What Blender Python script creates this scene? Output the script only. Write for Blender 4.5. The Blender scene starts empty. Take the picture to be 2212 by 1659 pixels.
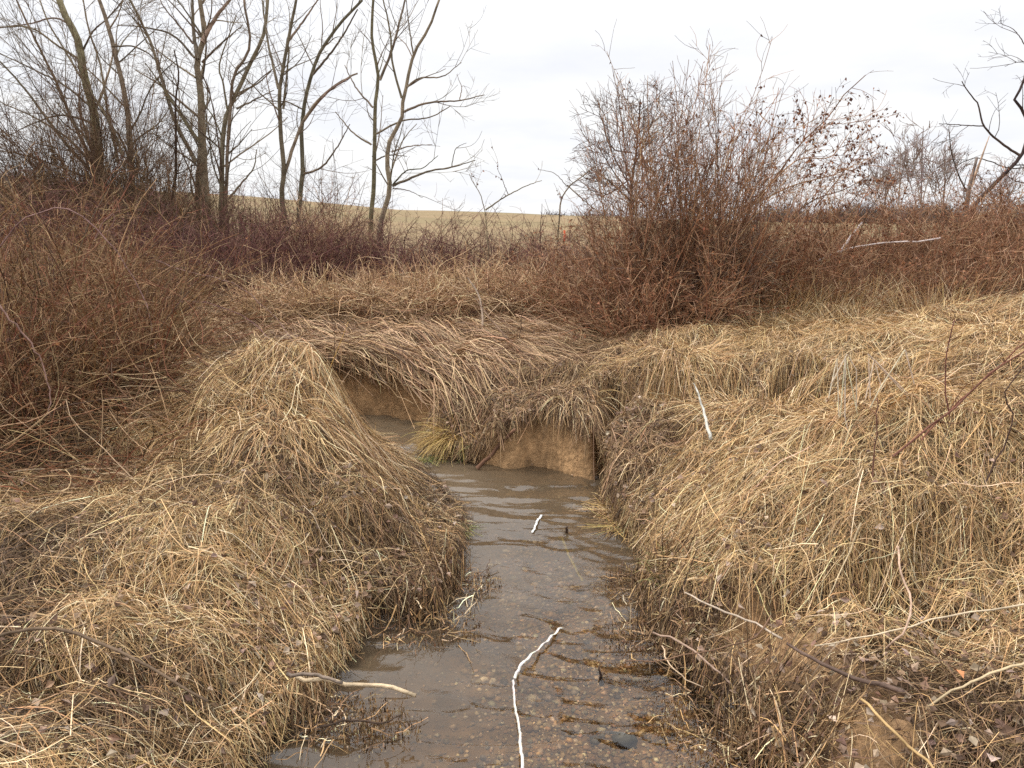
import bpy, math
import numpy as np
from math import radians, sin, cos

# ------------------------------------------------------------------ camera, sky, sun
sc = bpy.context.scene
CAMH, PITCH, FPX = 1.7, radians(12.5), 731.0
cam_d = bpy.data.cameras.new('camera'); cam = bpy.data.objects.new('camera', cam_d)
sc.collection.objects.link(cam); sc.camera = cam
cam.location = (0, 0, CAMH); cam.rotation_euler = (radians(90) - PITCH, 0, 0)
cam_d.sensor_width = 36; cam_d.lens = 36 * FPX / 1024
cam_d.clip_start = .05; cam_d.clip_end = 3000
SUN_EL, SUN_AZ = radians(50), radians(288)      # azimuth clockwise from +Y
SUN_STRENGTH, SKY_LEVEL, EXPOSURE = 2.3, .90, .26
sc.view_settings.view_transform = 'Standard'; sc.view_settings.look = 'None'
sc.view_settings.gamma = 1; sc.view_settings.exposure = EXPOSURE
try: sc.view_settings.use_curve_mapping = False
except Exception: pass
sc.cycles.use_denoising = False if hasattr(sc, 'cycles') else False
sc.cycles.max_bounces = 6; sc.cycles.diffuse_bounces = 3; sc.cycles.glossy_bounces = 2
sc.cycles.transparent_max_bounces = 12; sc.cycles.caustics_reflective = False; sc.cycles.sample_clamp_indirect = 4

w = bpy.data.worlds.new('World'); sc.world = w; w.use_nodes = True
nt = w.node_tree; N = nt.nodes; Lk = nt.links; N.clear()
def nd(t, **k):
    n = N.new(t)
    for a, b in k.items(): setattr(n, a, b)
    return n
out = nd('ShaderNodeOutputWorld'); bgs = nd('ShaderNodeBackground'); bgc = nd('ShaderNodeBackground')
sky = nd('ShaderNodeTexSky', sky_type='NISHITA', sun_disc=False, sun_elevation=SUN_EL, sun_rotation=SUN_AZ)
Lk.new(sky.outputs[0], bgs.inputs[0]); bgs.inputs[1].default_value = .08
tc = nd('ShaderNodeTexCoord'); sp = nd('ShaderNodeSeparateXYZ'); Lk.new(tc.outputs['Generated'], sp.inputs[0])
# cloud layer seen in perspective: direction divided by its height
mz = nd('ShaderNodeMath', operation='MAXIMUM'); Lk.new(sp.outputs['Z'], mz.inputs[0]); mz.inputs[1].default_value = 0
az = nd('ShaderNodeMath', operation='ADD'); Lk.new(mz.outputs[0], az.inputs[0]); az.inputs[1].default_value = .12
dv = nd('ShaderNodeVectorMath', operation='DIVIDE'); cb = nd('ShaderNodeCombineXYZ')
for i in range(3): Lk.new(az.outputs[0], cb.inputs[i])
Lk.new(tc.outputs['Generated'], dv.inputs[0]); Lk.new(cb.outputs[0], dv.inputs[1])
ns = nd('ShaderNodeTexNoise'); Lk.new(dv.outputs[0], ns.inputs['Vector'])
ns.inputs['Scale'].default_value = 1.3; ns.inputs['Detail'].default_value = 6; ns.inputs['Roughness'].default_value = .55
cr = nd('ShaderNodeValToRGB'); Lk.new(ns.outputs['Fac'], cr.inputs[0])
cr.color_ramp.elements[0].position = .34; cr.color_ramp.elements[0].color = (.90, .915, .965, 1)
cr.color_ramp.elements[1].position = .60; cr.color_ramp.elements[1].color = (1, 1, 1, 1)
# overcast: brighter towards the zenith
zb = nd('ShaderNodeMath', operation='SUBTRACT'); Lk.new(mz.outputs[0], zb.inputs[0]); zb.inputs[1].default_value = .2
zc = nd('ShaderNodeMath', operation='MAXIMUM'); Lk.new(zb.outputs[0], zc.inputs[0]); zc.inputs[1].default_value = 0
up = nd('ShaderNodeMath', operation='MULTIPLY_ADD'); Lk.new(zc.outputs[0], up.inputs[0])
up.inputs[1].default_value = 1.5; up.inputs[2].default_value = 1.0
st = nd('ShaderNodeMath', operation='MULTIPLY'); Lk.new(up.outputs[0], st.inputs[0]); st.inputs[1].default_value = SKY_LEVEL
Lk.new(cr.outputs[0], bgc.inputs[0]); Lk.new(st.outputs[0], bgc.inputs[1])
mx = nd('ShaderNodeMixShader'); mx.inputs[0].default_value = .93
Lk.new(bgs.outputs[0], mx.inputs[1]); Lk.new(bgc.outputs[0], mx.inputs[2]); Lk.new(mx.outputs[0], out.inputs[0])

sd_ = bpy.data.lights.new('sun', 'SUN'); sun = bpy.data.objects.new('sun', sd_); sc.collection.objects.link(sun)
sd_.energy = SUN_STRENGTH; sd_.angle = radians(14); sd_.color = (1, .95, .88)
sun.rotation_euler = (radians(90) - SUN_EL, 0, math.pi - SUN_AZ)

# ------------------------------------------------------------------ helpers
R = np.random.default_rng(7)
SX = 1024 / 2212.0
def ray(X, Y):
    X = np.asarray(X, float) * SX; Y = np.asarray(Y, float) * SX
    a = (X - 512) / FPX; b = (384 - Y) / FPX
    return a, cos(PITCH) + sin(PITCH) * b, -sin(PITCH) + cos(PITCH) * b
def px(X, Y, z):                      # where the sight line meets height z
    a, y, k = ray(X, Y); t = (z - CAMH) / k
    return np.array([a * t, y * t, z + 0 * t])
def pd(X, Y, D):                      # where it meets distance D
    a, y, k = ray(X, Y); t = D / y
    return np.array([a * t, D + 0 * t, CAMH + k * t])
def Z1(u, v): return (u * .336, v * .336)
def Z2(u, v): return (724.7 + u * .336, v * .336)
def Z3(u, v): return (1449.5 + u * .3448, v * .3448)

_tab = R.random((256, 256))
def vn(x, y, s=0):
    x = np.asarray(x, float) + s * 17.13; y = np.asarray(y, float) + s * 9.71
    xi = np.floor(x).astype(int); yi = np.floor(y).astype(int); fx = x - xi; fy = y - yi
    fx = fx * fx * (3 - 2 * fx); fy = fy * fy * (3 - 2 * fy)
    g = lambda i, j: _tab[(xi + i) & 255, (yi + j) & 255]
    return (g(0, 0) * (1 - fx) + g(1, 0) * fx) * (1 - fy) + (g(0, 1) * (1 - fx) + g(1, 1) * fx) * fy - .5
def fbm(x, y, s=0, o=3):
    return sum(vn(x * 2 ** i, y * 2 ** i, s + i * 3) / 2 ** i for i in range(o))
def smooth(a, b, x):
    t = np.clip((x - a) / (b - a), 0, 1); return t * t * (3 - 2 * t)
def unit(v): return v / np.maximum(np.linalg.norm(v, axis=-1, keepdims=True), 1e-9)

def srgb(*c):
    c = np.array(c, float) / 255; return np.where(c <= .04045, c / 12.92, ((c + .055) / 1.055) ** 2.4)

# ------------------------------------------------------------------ materials
def mat_col(name, rough=.8, spec=.25, nscale=0, nmix=.35, bump=0, bscale=40):
    """colour from the mesh's own Col attribute, varied by a noise"""
    m = bpy.data.materials.new(name); m.use_nodes = True
    n, l = m.node_tree.nodes, m.node_tree.links
    p = n['Principled BSDF']; p.inputs['Roughness'].default_value = rough; p.inputs['Specular IOR Level'].default_value = spec
    a = n.new('ShaderNodeAttribute'); a.attribute_name = 'Col'; src = a.outputs['Color']
    if nscale:
        t = n.new('ShaderNodeTexCoord'); q = n.new('ShaderNodeTexNoise'); q.inputs['Scale'].default_value = nscale; q.inputs['Detail'].default_value = 5
        l.new(t.outputs['Object'], q.inputs['Vector'])
        r = n.new('ShaderNodeMapRange'); l.new(q.outputs['Fac'], r.inputs[0])
        r.inputs[1].default_value = .3; r.inputs[2].default_value = .7; r.inputs[3].default_value = 1 - nmix; r.inputs[4].default_value = 1 + nmix
        v = n.new('ShaderNodeVectorMath'); v.operation = 'SCALE'; l.new(src, v.inputs[0]); l.new(r.outputs[0], v.inputs['Scale']); src = v.outputs[0]
    l.new(src, p.inputs['Base Color'])
    if bump:
        t = n.new('ShaderNodeTexCoord'); q = n.new('ShaderNodeTexNoise'); q.inputs['Scale'].default_value = bscale; q.inputs['Detail'].default_value = 6
        l.new(t.outputs['Object'], q.inputs['Vector'])
        b = n.new('ShaderNodeBump'); b.inputs['Strength'].default_value = bump; b.inputs['Distance'].default_value = .02
        l.new(q.outputs['Fac'], b.inputs['Height']); l.new(b.outputs[0], p.inputs['Normal'])
    return m
M_straw = mat_col('straw', .65, .3, 60, .25)
M_twig = mat_col('twig', .75, .2, 30, .3)
M_bark = mat_col('bark', .9, .15, 9, .4, .8, 30)
M_leaf = mat_col('dry_leaf', .7, .25, 50, .3)
M_stone = mat_col('stone', .5, .4, 60, .3)
M_ground = mat_col('earth', .9, .2, 19, .3, .9, 40)
M_tape = mat_col('tape_vinyl', .45, .4, 0)

m = M_water = bpy.data.materials.new('creek_water'); m.use_nodes = True
n, l = m.node_tree.nodes, m.node_tree.links; n.clear()
o_ = n.new('ShaderNodeOutputMaterial'); tr = n.new('ShaderNodeBsdfTransparent'); tr.inputs[0].default_value = (.93, .85, .70, 1)
df = n.new('ShaderNodeBsdfDiffuse'); df.inputs[0].default_value = (.15, .11, .07, 1)
gl = n.new('ShaderNodeBsdfGlossy'); gl.inputs[1].default_value = .03; gl.inputs[0].default_value = (1, 1, 1, 1)
tcn = n.new('ShaderNodeTexCoord')
def mapped(scale, rot=0):
    mp = n.new('ShaderNodeMapping'); mp.inputs['Scale'].default_value = scale; mp.inputs['Rotation'].default_value = (0, 0, rot)
    l.new(tcn.outputs['Object'], mp.inputs[0]); return mp.outputs[0]
n1 = n.new('ShaderNodeTexNoise'); n1.inputs['Scale'].default_value = 1; n1.inputs['Detail'].default_value = 4; n1.inputs['Distortion'].default_value = .8
l.new(mapped((4.5, 9, 1), .35), n1.inputs['Vector'])
n2 = n.new('ShaderNodeTexNoise'); n2.inputs['Scale'].default_value = 1; n2.inputs['Detail'].default_value = 4; n2.inputs['Distortion'].default_value = 1.2
l.new(mapped((16, 34, 1), -.25), n2.inputs['Vector'])
b1 = n.new('ShaderNodeBump'); b1.inputs['Strength'].default_value = .4; b1.inputs['Distance'].default_value = .012; l.new(n1.outputs['Fac'], b1.inputs['Height'])
b2 = n.new('ShaderNodeBump'); b2.inputs['Strength'].default_value = .3; b2.inputs['Distance'].default_value = .002; l.new(n2.outputs['Fac'], b2.inputs['Height']); l.new(b1.outputs[0], b2.inputs['Normal'])
l.new(b2.outputs[0], gl.inputs['Normal'])
fr = n.new('ShaderNodeFresnel'); fr.inputs[0].default_value = 1.55; l.new(b2.outputs[0], fr.inputs['Normal'])
n3 = n.new('ShaderNodeTexNoise'); n3.inputs['Scale'].default_value = 1.5; n3.inputs['Detail'].default_value = 2; l.new(tcn.outputs['Object'], n3.inputs['Vector'])
# silt carried in suspension: thick upstream and at the left, thin over the gravel bar
sx = n.new('ShaderNodeSeparateXYZ'); l.new(tcn.outputs['Object'], sx.inputs[0])
mr1 = n.new('ShaderNodeMapRange'); l.new(sx.outputs['Y'], mr1.inputs[0]); mr1.inputs[1].default_value = 2.2; mr1.inputs[2].default_value = 4.2; mr1.inputs[3].default_value = .12; mr1.inputs[4].default_value = .62
mr2 = n.new('ShaderNodeMapRange'); l.new(sx.outputs['X'], mr2.inputs[0]); mr2.inputs[1].default_value = .15; mr2.inputs[2].default_value = -.55; mr2.inputs[3].default_value = 0; mr2.inputs[4].default_value = .35
ad = n.new('ShaderNodeMath'); ad.operation = 'ADD'; l.new(mr1.outputs[0], ad.inputs[0]); l.new(mr2.outputs[0], ad.inputs[1])
ad2 = n.new('ShaderNodeMath'); ad2.operation = 'MULTIPLY_ADD'; l.new(n3.outputs['Fac'], ad2.inputs[0]); ad2.inputs[1].default_value = .5; l.new(ad.outputs[0], ad2.inputs[2])
ad3 = n.new('ShaderNodeMath'); ad3.operation = 'SUBTRACT'; ad3.use_clamp = True; l.new(ad2.outputs[0], ad3.inputs[0]); ad3.inputs[1].default_value = .36
mA = n.new('ShaderNodeMixShader'); l.new(ad3.outputs[0], mA.inputs[0]); l.new(tr.outputs[0], mA.inputs[1]); l.new(df.outputs[0], mA.inputs[2])
mB = n.new('ShaderNodeMixShader'); l.new(fr.outputs[0], mB.inputs[0]); l.new(mA.outputs[0], mB.inputs[1]); l.new(gl.outputs[0], mB.inputs[2])
l.new(mB.outputs[0], o_.inputs[0])

# ------------------------------------------------------------------ mesh building
def mesh_obj(name, V, F, C, mat, parent=None, smooth_=False):
    V = np.ascontiguousarray(V, np.float32).reshape(-1, 3); F = np.ascontiguousarray(F, np.int32)
    me = bpy.data.meshes.new(name)
    nf, k = F.shape
    me.vertices.add(len(V)); me.vertices.foreach_set('co', V.ravel())
    me.loops.add(nf * k); me.loops.foreach_set('vertex_index', F.ravel())
    me.polygons.add(nf); me.polygons.foreach_set('loop_start', np.arange(nf, dtype=np.int32) * k)
    try: me.polygons.foreach_set('loop_total', np.full(nf, k, np.int32))
    except Exception: pass
    me.polygons.foreach_set('use_smooth', np.full(nf, smooth_))
    ca = me.color_attributes.new('Col', 'FLOAT_COLOR', 'POINT')
    C = np.broadcast_to(np.asarray(C, np.float32), (len(V), 3))
    ca.data.foreach_set('color', np.concatenate([C, np.ones((len(V), 1), np.float32)], 1).astype(np.float32).ravel())
    me.update(calc_edges=True); me.materials.append(mat)
    ob = bpy.data.objects.new(name, me); sc.collection.objects.link(ob)
    if parent is not None:
        ob.parent = parent; ob.location = -np.array(parent.location) if False else (0, 0, 0)
        ob.matrix_parent_inverse = parent.matrix_world.inverted() if False else ob.matrix_parent_inverse
    return ob
RB = [(122,84,56),(98,68,48),(142,112,80),(80,60,46),(160,132,98),(112,88,58),(124,78,58)]
class Acc:                       # gathers quads
    def __init__(s): s.V = []; s.F = []; s.C = []; s.n = 0
    def add(s, V, F, C):
        V = np.asarray(V, float).reshape(-1, 3)
        s.V.append(V); s.F.append(np.asarray(F) + s.n); s.C.append(np.broadcast_to(C, (len(V), 3)) if np.ndim(C) < 2 or len(C) != len(V) else C); s.n += len(V)
    def build(s, name, mat, parent=None, smooth_=False):
        V = np.concatenate(s.V)
        if parent is not None: V = V - np.array(parent.location)
        return mesh_obj(name, V, np.concatenate(s.F), np.concatenate(s.C), mat, parent, smooth_)
def tubes(acc, P, r, C, S=3):
    """P (N,K,3), r (N,K), C (N,3)"""
    P = np.asarray(P, float)
    if P.ndim == 2: P = P[None]; r = np.asarray(r)[None]
    Nn, K, _ = P.shape
    if Nn == 0: return
    T = unit(np.gradient(P, axis=1))
    ref = np.broadcast_to(unit(R.normal(size=(Nn, 1, 3))), T.shape) if S < 5 else np.broadcast_to(np.array([[[.31, .93, .17]]]), T.shape)
    U = unit(np.cross(T, ref)); W = np.cross(T, U)
    an = np.arange(S) * 2 * math.pi / S
    V = P[:, :, None] + (U[:, :, None] * np.cos(an)[None, None, :, None] + W[:, :, None] * np.sin(an)[None, None, :, None]) * r[:, :, None, None]
    b = (np.arange(Nn) * K * S)[:, None, None]; k = (np.arange(K - 1) * S)[None, :, None]; i = np.arange(S)[None, None]; j = (i + 1) % S
    F = np.stack([b + k + i, b + k + j, b + k + S + j, b + k + S + i], -1).reshape(-1, 4)
    Cc = np.repeat(np.broadcast_to(C, (Nn, 3)), K * S, 0)
    acc.add(V.reshape(-1, 3), F, Cc)
    if S >= 5:                    # closed ends
        for e in (0, K - 1):
            for q in range(Nn):
                o = acc.n - Nn * K * S + q * K * S + e * S
                idx = np.arange(S) + o
                for z in range(1, S - 1, 2):
                    acc.F.append(np.array([[idx[0], idx[z], idx[z + 1], idx[min(z + 2, S - 1)]]]) if z + 2 < S else np.array([[idx[0], idx[z], idx[z + 1], idx[0]]]))
    acc.F = [f if True else f for f in acc.F]
def ribbons(acc, P, wd, C, tilt=.6):
    P = np.asarray(P, float); Nn, K, _ = P.shape
    if Nn == 0: return
    T = unit(np.gradient(P, axis=1))
    upv = np.array([0, 0, 1.]) + R.normal(size=(Nn, 1, 3)) * tilt
    U = unit(np.cross(T, upv))
    h = U * (wd / 2)[..., None]
    V = np.stack([P - h, P + h], 2).reshape(-1, 3)
    b = (np.arange(Nn) * K * 2)[:, None]; k = (np.arange(K - 1) * 2)[None]
    F = np.stack([b + k, b + k + 1, b + k + 3, b + k + 2], -1).reshape(-1, 4)
    acc.add(V, F, np.repeat(np.broadcast_to(C, (Nn, 3)), K * 2, 0))
def leaves(acc, P, size, C, droop=True):
    """folded little leaves: two quads each, hanging or lying"""
    Nn = len(P)
    if Nn == 0: return
    d = unit(R.normal(size=(Nn, 3)) + (np.array([0, 0, -1.3]) if droop else 0) )
    if not droop: d[:, 2] *= .35; d = unit(d)
    s = unit(np.cross(d, R.normal(size=(Nn, 3)))); nrm = np.cross(d, s)
    L = size * R.uniform(.6, 1.3, Nn); W = L * R.uniform(.25, .45, Nn)
    L = L[:, None]; W = W[:, None]; cu = R.uniform(-.25, .35, (Nn, 1)) * L
    a = P; m1 = P + d * L * .45 + s * W + nrm * W * .5; m2 = P + d * L * .45 - s * W + nrm * W * .6; m0 = P + d * L * .5; e = P + d * L + nrm * cu
    V = np.stack([a, m1, e, m0, m2], 1).reshape(-1, 3); b = np.arange(Nn)[:, None] * 5
    F = np.concatenate([b + np.array([[0, 1, 2, 3]]), b + np.array([[0, 3, 2, 4]])])
    acc.add(V, F, np.repeat(np.broadcast_to(C, (Nn, 3)), 5, 0))
def pal(cols, n_, jit=.18):
    cols = np.array([srgb(*c) for c in cols]); c = cols[R.integers(0, len(cols), n_)]
    return np.clip(c * (1 + R.normal(0, jit, (n_, 1))) * (1 + R.normal(0, .04, (n_, 3))), .005, .9)
def resamp(pts, K):
    pts = np.asarray(pts, float); d = np.r_[0, np.cumsum(np.linalg.norm(np.diff(pts, axis=0), axis=1))]; t = np.linspace(0, d[-1], K)
    # Catmull-Rom through the points
    m = np.gradient(pts, d, axis=0); o = np.zeros((K, 3))
    i = np.clip(np.searchsorted(d, t, 'right') - 1, 0, len(pts) - 2); h = (d[i + 1] - d[i])[:, None]; s = ((t - d[i]) / (d[i + 1] - d[i]))[:, None]
    return (2 * s**3 - 3 * s**2 + 1) * pts[i] + (s**3 - 2 * s**2 + s) * h * m[i] + (-2 * s**3 + 3 * s**2) * pts[i + 1] + (s**3 - s**2) * h * m[i + 1]
def walk(start, d0, length, K, wob=.15, grav=0., curl=None):
    """random walk paths; grav <0 droops, >0 turns up"""
    Nn = len(start); P = np.zeros((Nn, K, 3)); P[:, 0] = start; d = unit(d0); st = (length / (K - 1))[:, None]
    bias = R.normal(size=(Nn, 3)) * wob
    for k in range(1, K):
        P[:, k] = P[:, k - 1] + d * st
        bias = bias * .6 + R.normal(size=(Nn, 3)) * wob * .8
        d = unit(d + bias + np.array([0, 0, 1.]) * grav)
    return P
def grow(P, r, per_m, L0, L1, ang=(25, 60), K=5, t0=.15, wob=.15, grav=.05, rs=.55, rmin=.003, taper=.35, flat=0, cap=None):
    """children on parent paths"""
    Nn, Kp, _ = P.shape; Ls = np.linalg.norm(np.diff(P, axis=1), axis=2).sum(1)
    cnt = R.poisson(per_m * Ls * (1 - t0)); idx = np.repeat(np.arange(Nn), cnt)
    if cap and len(idx) > cap: idx = R.choice(idx, cap, replace=False)
    t = R.uniform(t0, .98, len(idx)); f = t * (Kp - 1); i = np.minimum(f.astype(int), Kp - 2); s = (f - i)[:, None]
    a = P[idx, i]; b = P[idx, i + 1]; pos = a * (1 - s) + b * s; T = unit(b - a)
    q = R.normal(size=T.shape); q[:, 1] *= 1 - flat; per = unit(q - T * (q * T).sum(1, keepdims=True))
    an = np.radians(R.uniform(ang[0], ang[1], len(idx)))[:, None]
    d = T * np.cos(an) + per * np.sin(an)
    ln = R.uniform(L0, L1, len(idx)) * (1 - .55 * t)
    pr = r[idx, i] * (1 - s[:, 0]) + r[idx, i + 1] * s[:, 0]
    r0 = np.maximum(np.minimum(pr * rs, .02 * ln + .003), rmin)
    C = walk(pos, d, ln, K, wob, grav)
    rr = r0[:, None] * np.linspace(1, taper, K)[None]
    return C, np.maximum(rr, rmin * .6)

# ------------------------------------------------------------------ terrain
CP = [ # photo column, photo row, height of the bank surface
 (0,1650,.30),(300,1650,.27),(560,1650,.12),(640,1540,.14),(850,1330,.15),(990,1250,.14),(1000,1120,.12),(940,1040,.10),
 (0,1400,.37),(300,1400,.34),(600,1350,.27),(0,1200,.42),(400,1200,.42),(700,1150,.38),(880,1150,.25),(0,1050,.45),(300,1050,.43),
 (480,1000,.50),(650,950,.58),(860,970,.16),(440,890,.62),(540,830,.74),(620,790,.80),(680,830,.72),(780,900,.40),(0,900,.5),(200,900,.5),(300,800,.5),(0,700,.6),
 (800,830,.36),(950,830,.38),(500,750,.42),(900,720,.46),(600,640,.55),(1100,640,.6),(300,640,.55),(0,560,.7),(1000,600,.7),
 (960,960,.19),(800,925,.10),(730,885,.22),(900,1012,.06),(965,1080,.09),(1150,930,.33),(1280,935,.34),(960,880,.30),(1100,850,.40),(1200,780,.47),(1400,930,.36),(1450,765,.68),(1380,820,.56),(1300,700,.6),
 (1330,1050,.20),(1400,1150,.17),(1400,1250,.18),(1450,1400,.14),(1650,1650,.12),(1500,1050,.36),(1600,900,.52),(1700,775,.73),(1700,695,.74),(1600,665,.62),
 (2000,690,.84),(2212,690,.97),(2000,790,.82),(2212,800,.93),(1800,850,.66),(1800,1000,.62),(2100,1000,.68),(1600,1150,.38),(1900,1140,.52),(2200,1150,.48),
 (1700,1360,.16),(1790,1410,.16),(1620,1370,.15),(1700,1205,.44),(1850,1212,.46),(1700,1300,.20),(1900,1310,.22),(2100,1400,.25),(1800,1500,.2),(2200,1600,.25),(1900,1650,.15),(2000,640,.84)]
cp = np.array([px(*c) for c in CP])
cp = np.concatenate([cp, [[-2.5, .5, .3], [2.5, .5, .3], [-4, 2.5, .45], [4.2, 2.5, .9], [-1.2, .3, .2], [1.3, .3, .2], [-6, 5, .6], [6.5, 5, 1.3], [-7, 9, .7], [7, 9, 1.1]]])
def tps(d): return d * d * np.log(d + 1e-6)
n_ = len(cp); A = np.zeros((n_ + 3, n_ + 3)); D = np.hypot(cp[:, None, 0] - cp[None, :, 0], cp[:, None, 1] - cp[None, :, 1])
A[:n_, :n_] = tps(D) + np.eye(n_) * .02; A[:n_, n_] = 1; A[:n_, n_ + 1:] = cp[:, :2]; A[n_:, :n_] = A[:n_, n_:].T
Wt = np.linalg.solve(A, np.r_[cp[:, 2], 0, 0, 0])
def rbf(x, y):
    o = Wt[n_] + Wt[n_ + 1] * x + Wt[n_ + 2] * y
    for i in range(n_): o = o + Wt[i] * tps(np.hypot(x - cp[i, 0], y - cp[i, 1]))
    return o
# far field: the ridge is given by its silhouette in the photo, at 90 m
ridge_c = [(-900, 360), (0, 392), (60, 400), (540, 425), (850, 452), (1300, 466), (1700, 481), (2212, 486), (3200, 492)]
rx = np.array([pd(c, r_, 90)[0] for c, r_ in ridge_c]); rz = np.array([pd(c, r_, 90)[2] for c, r_ in ridge_c])
def far(x, y):
    k = np.maximum(y, 12) / 90.
    H = np.interp(x / np.clip(k, .13, 1), rx, rz)
    base = .95 + .25 * smooth(12, 18, y) - .03 * np.clip(x, -8, 8)
    t = smooth(0, 1, np.clip((y - 14) / 76., 0, 1)) * .6 + np.clip((y - 14) / 76., 0, 1) * .4
    return base * (1 - t) + H * t - .02 * np.clip(y - 95, 0, 400)
def topz(x, y):
    x = np.asarray(x, float); y = np.asarray(y, float)
    near = rbf(np.clip(x, -6.5, 6.5), np.clip(y, .3, 12.)); b = smooth(9., 13., y)
    return near * (1 - b) + far(x, y) * b
POLY = [(590,1620),(690,1530),(735,1440),(815,1360),(960,1335),(1000,1250),(1003,1120),(975,1065),(920,1015),(845,988),(770,955),(600,930),
        (600,880),(800,897),(900,912),(940,930),(928,955),(893,974),(935,993),(1050,1010),(1110,1017),(1150,1008),(1215,1022),(1285,1040),(1290,985),(1330,975),(1350,1010),(1300,1050),(1312,1090),(1345,1150),
        (1378,1200),(1385,1300),(1420,1380),(1480,1460),(1580,1560),(1650,1659)]
pol = [tuple(px(c, r_, 0)[:2]) for c, r_ in POLY]
pol = [(-1.0, -18), (-.9, .8)] + pol + [(1.05, .9), (1.1, -18)]
pol = np.array(pol)
def sdist(x, y):
    x = np.asarray(x, float); y = np.asarray(y, float); dmin = np.full(x.shape, 1e9); ins = np.zeros(x.shape, bool)
    for i in range(len(pol)):
        a = pol[i]; b = pol[(i + 1) % len(pol)]; e = b - a
        t = np.clip(((x - a[0]) * e[0] + (y - a[1]) * e[1]) / (e @ e), 0, 1)
        dmin = np.minimum(dmin, np.hypot(x - a[0] - t * e[0], y - a[1] - t * e[1]))
        c = (a[1] > y) != (b[1] > y); ins ^= c & (x < (b[0] - a[0]) * (y - a[1]) / (b[1] - a[1] + 1e-12) + a[0])
    return np.where(ins, -dmin, dmin)
PEAKS = [(628,800,.78,.07,.16),(470,905,.60,.13,.16),(600,905,.60,.05,.16),(1680,710,.74,.04,.25),(1820,700,.78,.04,.25),(2025,700,.84,.07,.25),(2170,710,.95,.07,.25),
 (1450,765,.72,.10,.25),(1880,900,.70,.10,.22),(1650,880,.55,.08,.2),(1460,850,.5,-.2,.14),(1560,850,.55,-.14,.12),(1660,850,.6,-.24,.14),(1760,860,.64,-.2,.14),(1950,830,.78,-.16,.16),(1650,1250,.34,-.1,.12),(1800,1250,.36,-.12,.14),(1900,1240,.38,-.1,.14),(560,830,.72,.05,.13),(680,820,.72,.04,.12),(120,1000,.45,-.1,.2),(250,1180,.42,-.06,.2),(2050,1230,.45,-.08,.15),(2100,900,.85,.08,.15),(1270,890,.36,.05,.12),(200,960,.5,.08,.3)]
PK = [(px(c, r_, z)[:2], h, s) for c, r_, z, h, s in PEAKS]
topz0 = topz
HOL = [(1400,855,.48,-.17,.30,.07),(1560,850,.53,-.2,.26,.07),(1690,848,.58,-.24,.26,.07),(1800,862,.62,-.24,.24,.07),(1960,815,.74,-.2,.24,.07),(2090,860,.78,-.12,.2,.07),(1440,900,.42,-.08,.15,.06),
 (1400,820,.56,.06,.3,.09),(1580,815,.6,.06,.3,.09),(1700,815,.65,.07,.3,.09),(1820,825,.69,.06,.3,.09),(1200,845,.42,.06,.25,.1),(1050,850,.36,.07,.2,.1),(1650,1260,.30,-.05,.3,.07),(1850,1260,.32,-.06,.3,.07),
 (200,1010,.45,-.1,.4,.08),(560,1180,.40,-.05,.3,.08),(350,1290,.36,-.06,.35,.07),(100,1450,.34,-.06,.3,.06),(420,960,.52,-.08,.15,.07)]
HL = [(px(c, r_, z)[:2], h, sx_, sy_) for c, r_, z, h, sx_, sy_ in HOL]
def topz(x, y):
    o = topz0(x, y)
    for q, h, a, b in HL: o = o + 1.35 * h * np.exp(-((x - q[0]) / a) ** 2 - ((y - q[1]) / b) ** 2)
    for q, h, s in PK: o = o + h * np.exp(-np.hypot(x - q[0], (y - q[1])) / s)
    return o
GX = np.r_[-np.geomspace(6, 700, 46)[::-1][:-1], np.arange(-6, 6.001, .035), np.geomspace(6, 700, 46)[1:]]
GY = np.r_[-np.geomspace(.6, 60, 14)[::-1], np.arange(-.4, .8, .2), np.arange(.8, 9.5, .035), np.geomspace(9.5, 900, 90)]
gx, gy = np.meshgrid(GX, GY)
TOP = topz(gx, gy); SD = sdist(gx, gy); SD = SD + .075 * fbm(gx * 2.6, gy * 2.6, 81, 2) + .03 * fbm(gx * 8, gy * 8, 84, 2)
TOP = TOP * (1 - .5 * smooth(.5, 0, SD) * smooth(4.7, 4.0, gy))
TOP = TOP * (1 - .72 * smooth(.75, .05, SD) * smooth(-.1, -.3, gx) * smooth(3.3, 3.9, gy) * smooth(5.5, 5.1, gy))
def gs(G, x, y):                         # bilinear lookup
    i = np.clip(np.searchsorted(GX, x) - 1, 0, len(GX) - 2); j = np.clip(np.searchsorted(GY, y) - 1, 0, len(GY) - 2)
    u = np.clip((x - GX[i]) / (GX[i + 1] - GX[i]), 0, 1); v = np.clip((y - GY[j]) / (GY[j + 1] - GY[j]), 0, 1)
    return (G[j, i] * (1 - u) + G[j, i + 1] * u) * (1 - v) + (G[j + 1, i] * (1 - u) + G[j + 1, i + 1] * u) * v
def tuss(x, y):
    a = fbm(x * 2.1, y * 2.1, 21, 2); b = 1 - np.abs(fbm(x * 4.5, y * 4.5, 25, 2)) * 4
    return .13 * a + .035 * b + .03 * fbm(x * 9, y * 9, 27, 2)
_q = px(1180, 860, .38); TU = tuss(gx, gy) + .10 * fbm(gx * 5, gy * 5, 90, 2) * np.exp(-((gx - _q[0]) ** 2 + (gy - _q[1]) ** 2) / 1.2)
TU = TU * (.4 + .6 * smooth(0, .35, SD))
edge = SD + .035 * fbm(gx * 5, gy * 5, 4)
bed = -.10 - .035 * smooth(0, .5, -SD) + .015 * fbm(gx * 3, gy * 3, 2)
lump = .05 * fbm(gx * 2.6, gy * 2.6, 1) + .012 * fbm(gx * 11, gy * 11, 5)
kk = smooth(-.02, .13, edge)
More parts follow.
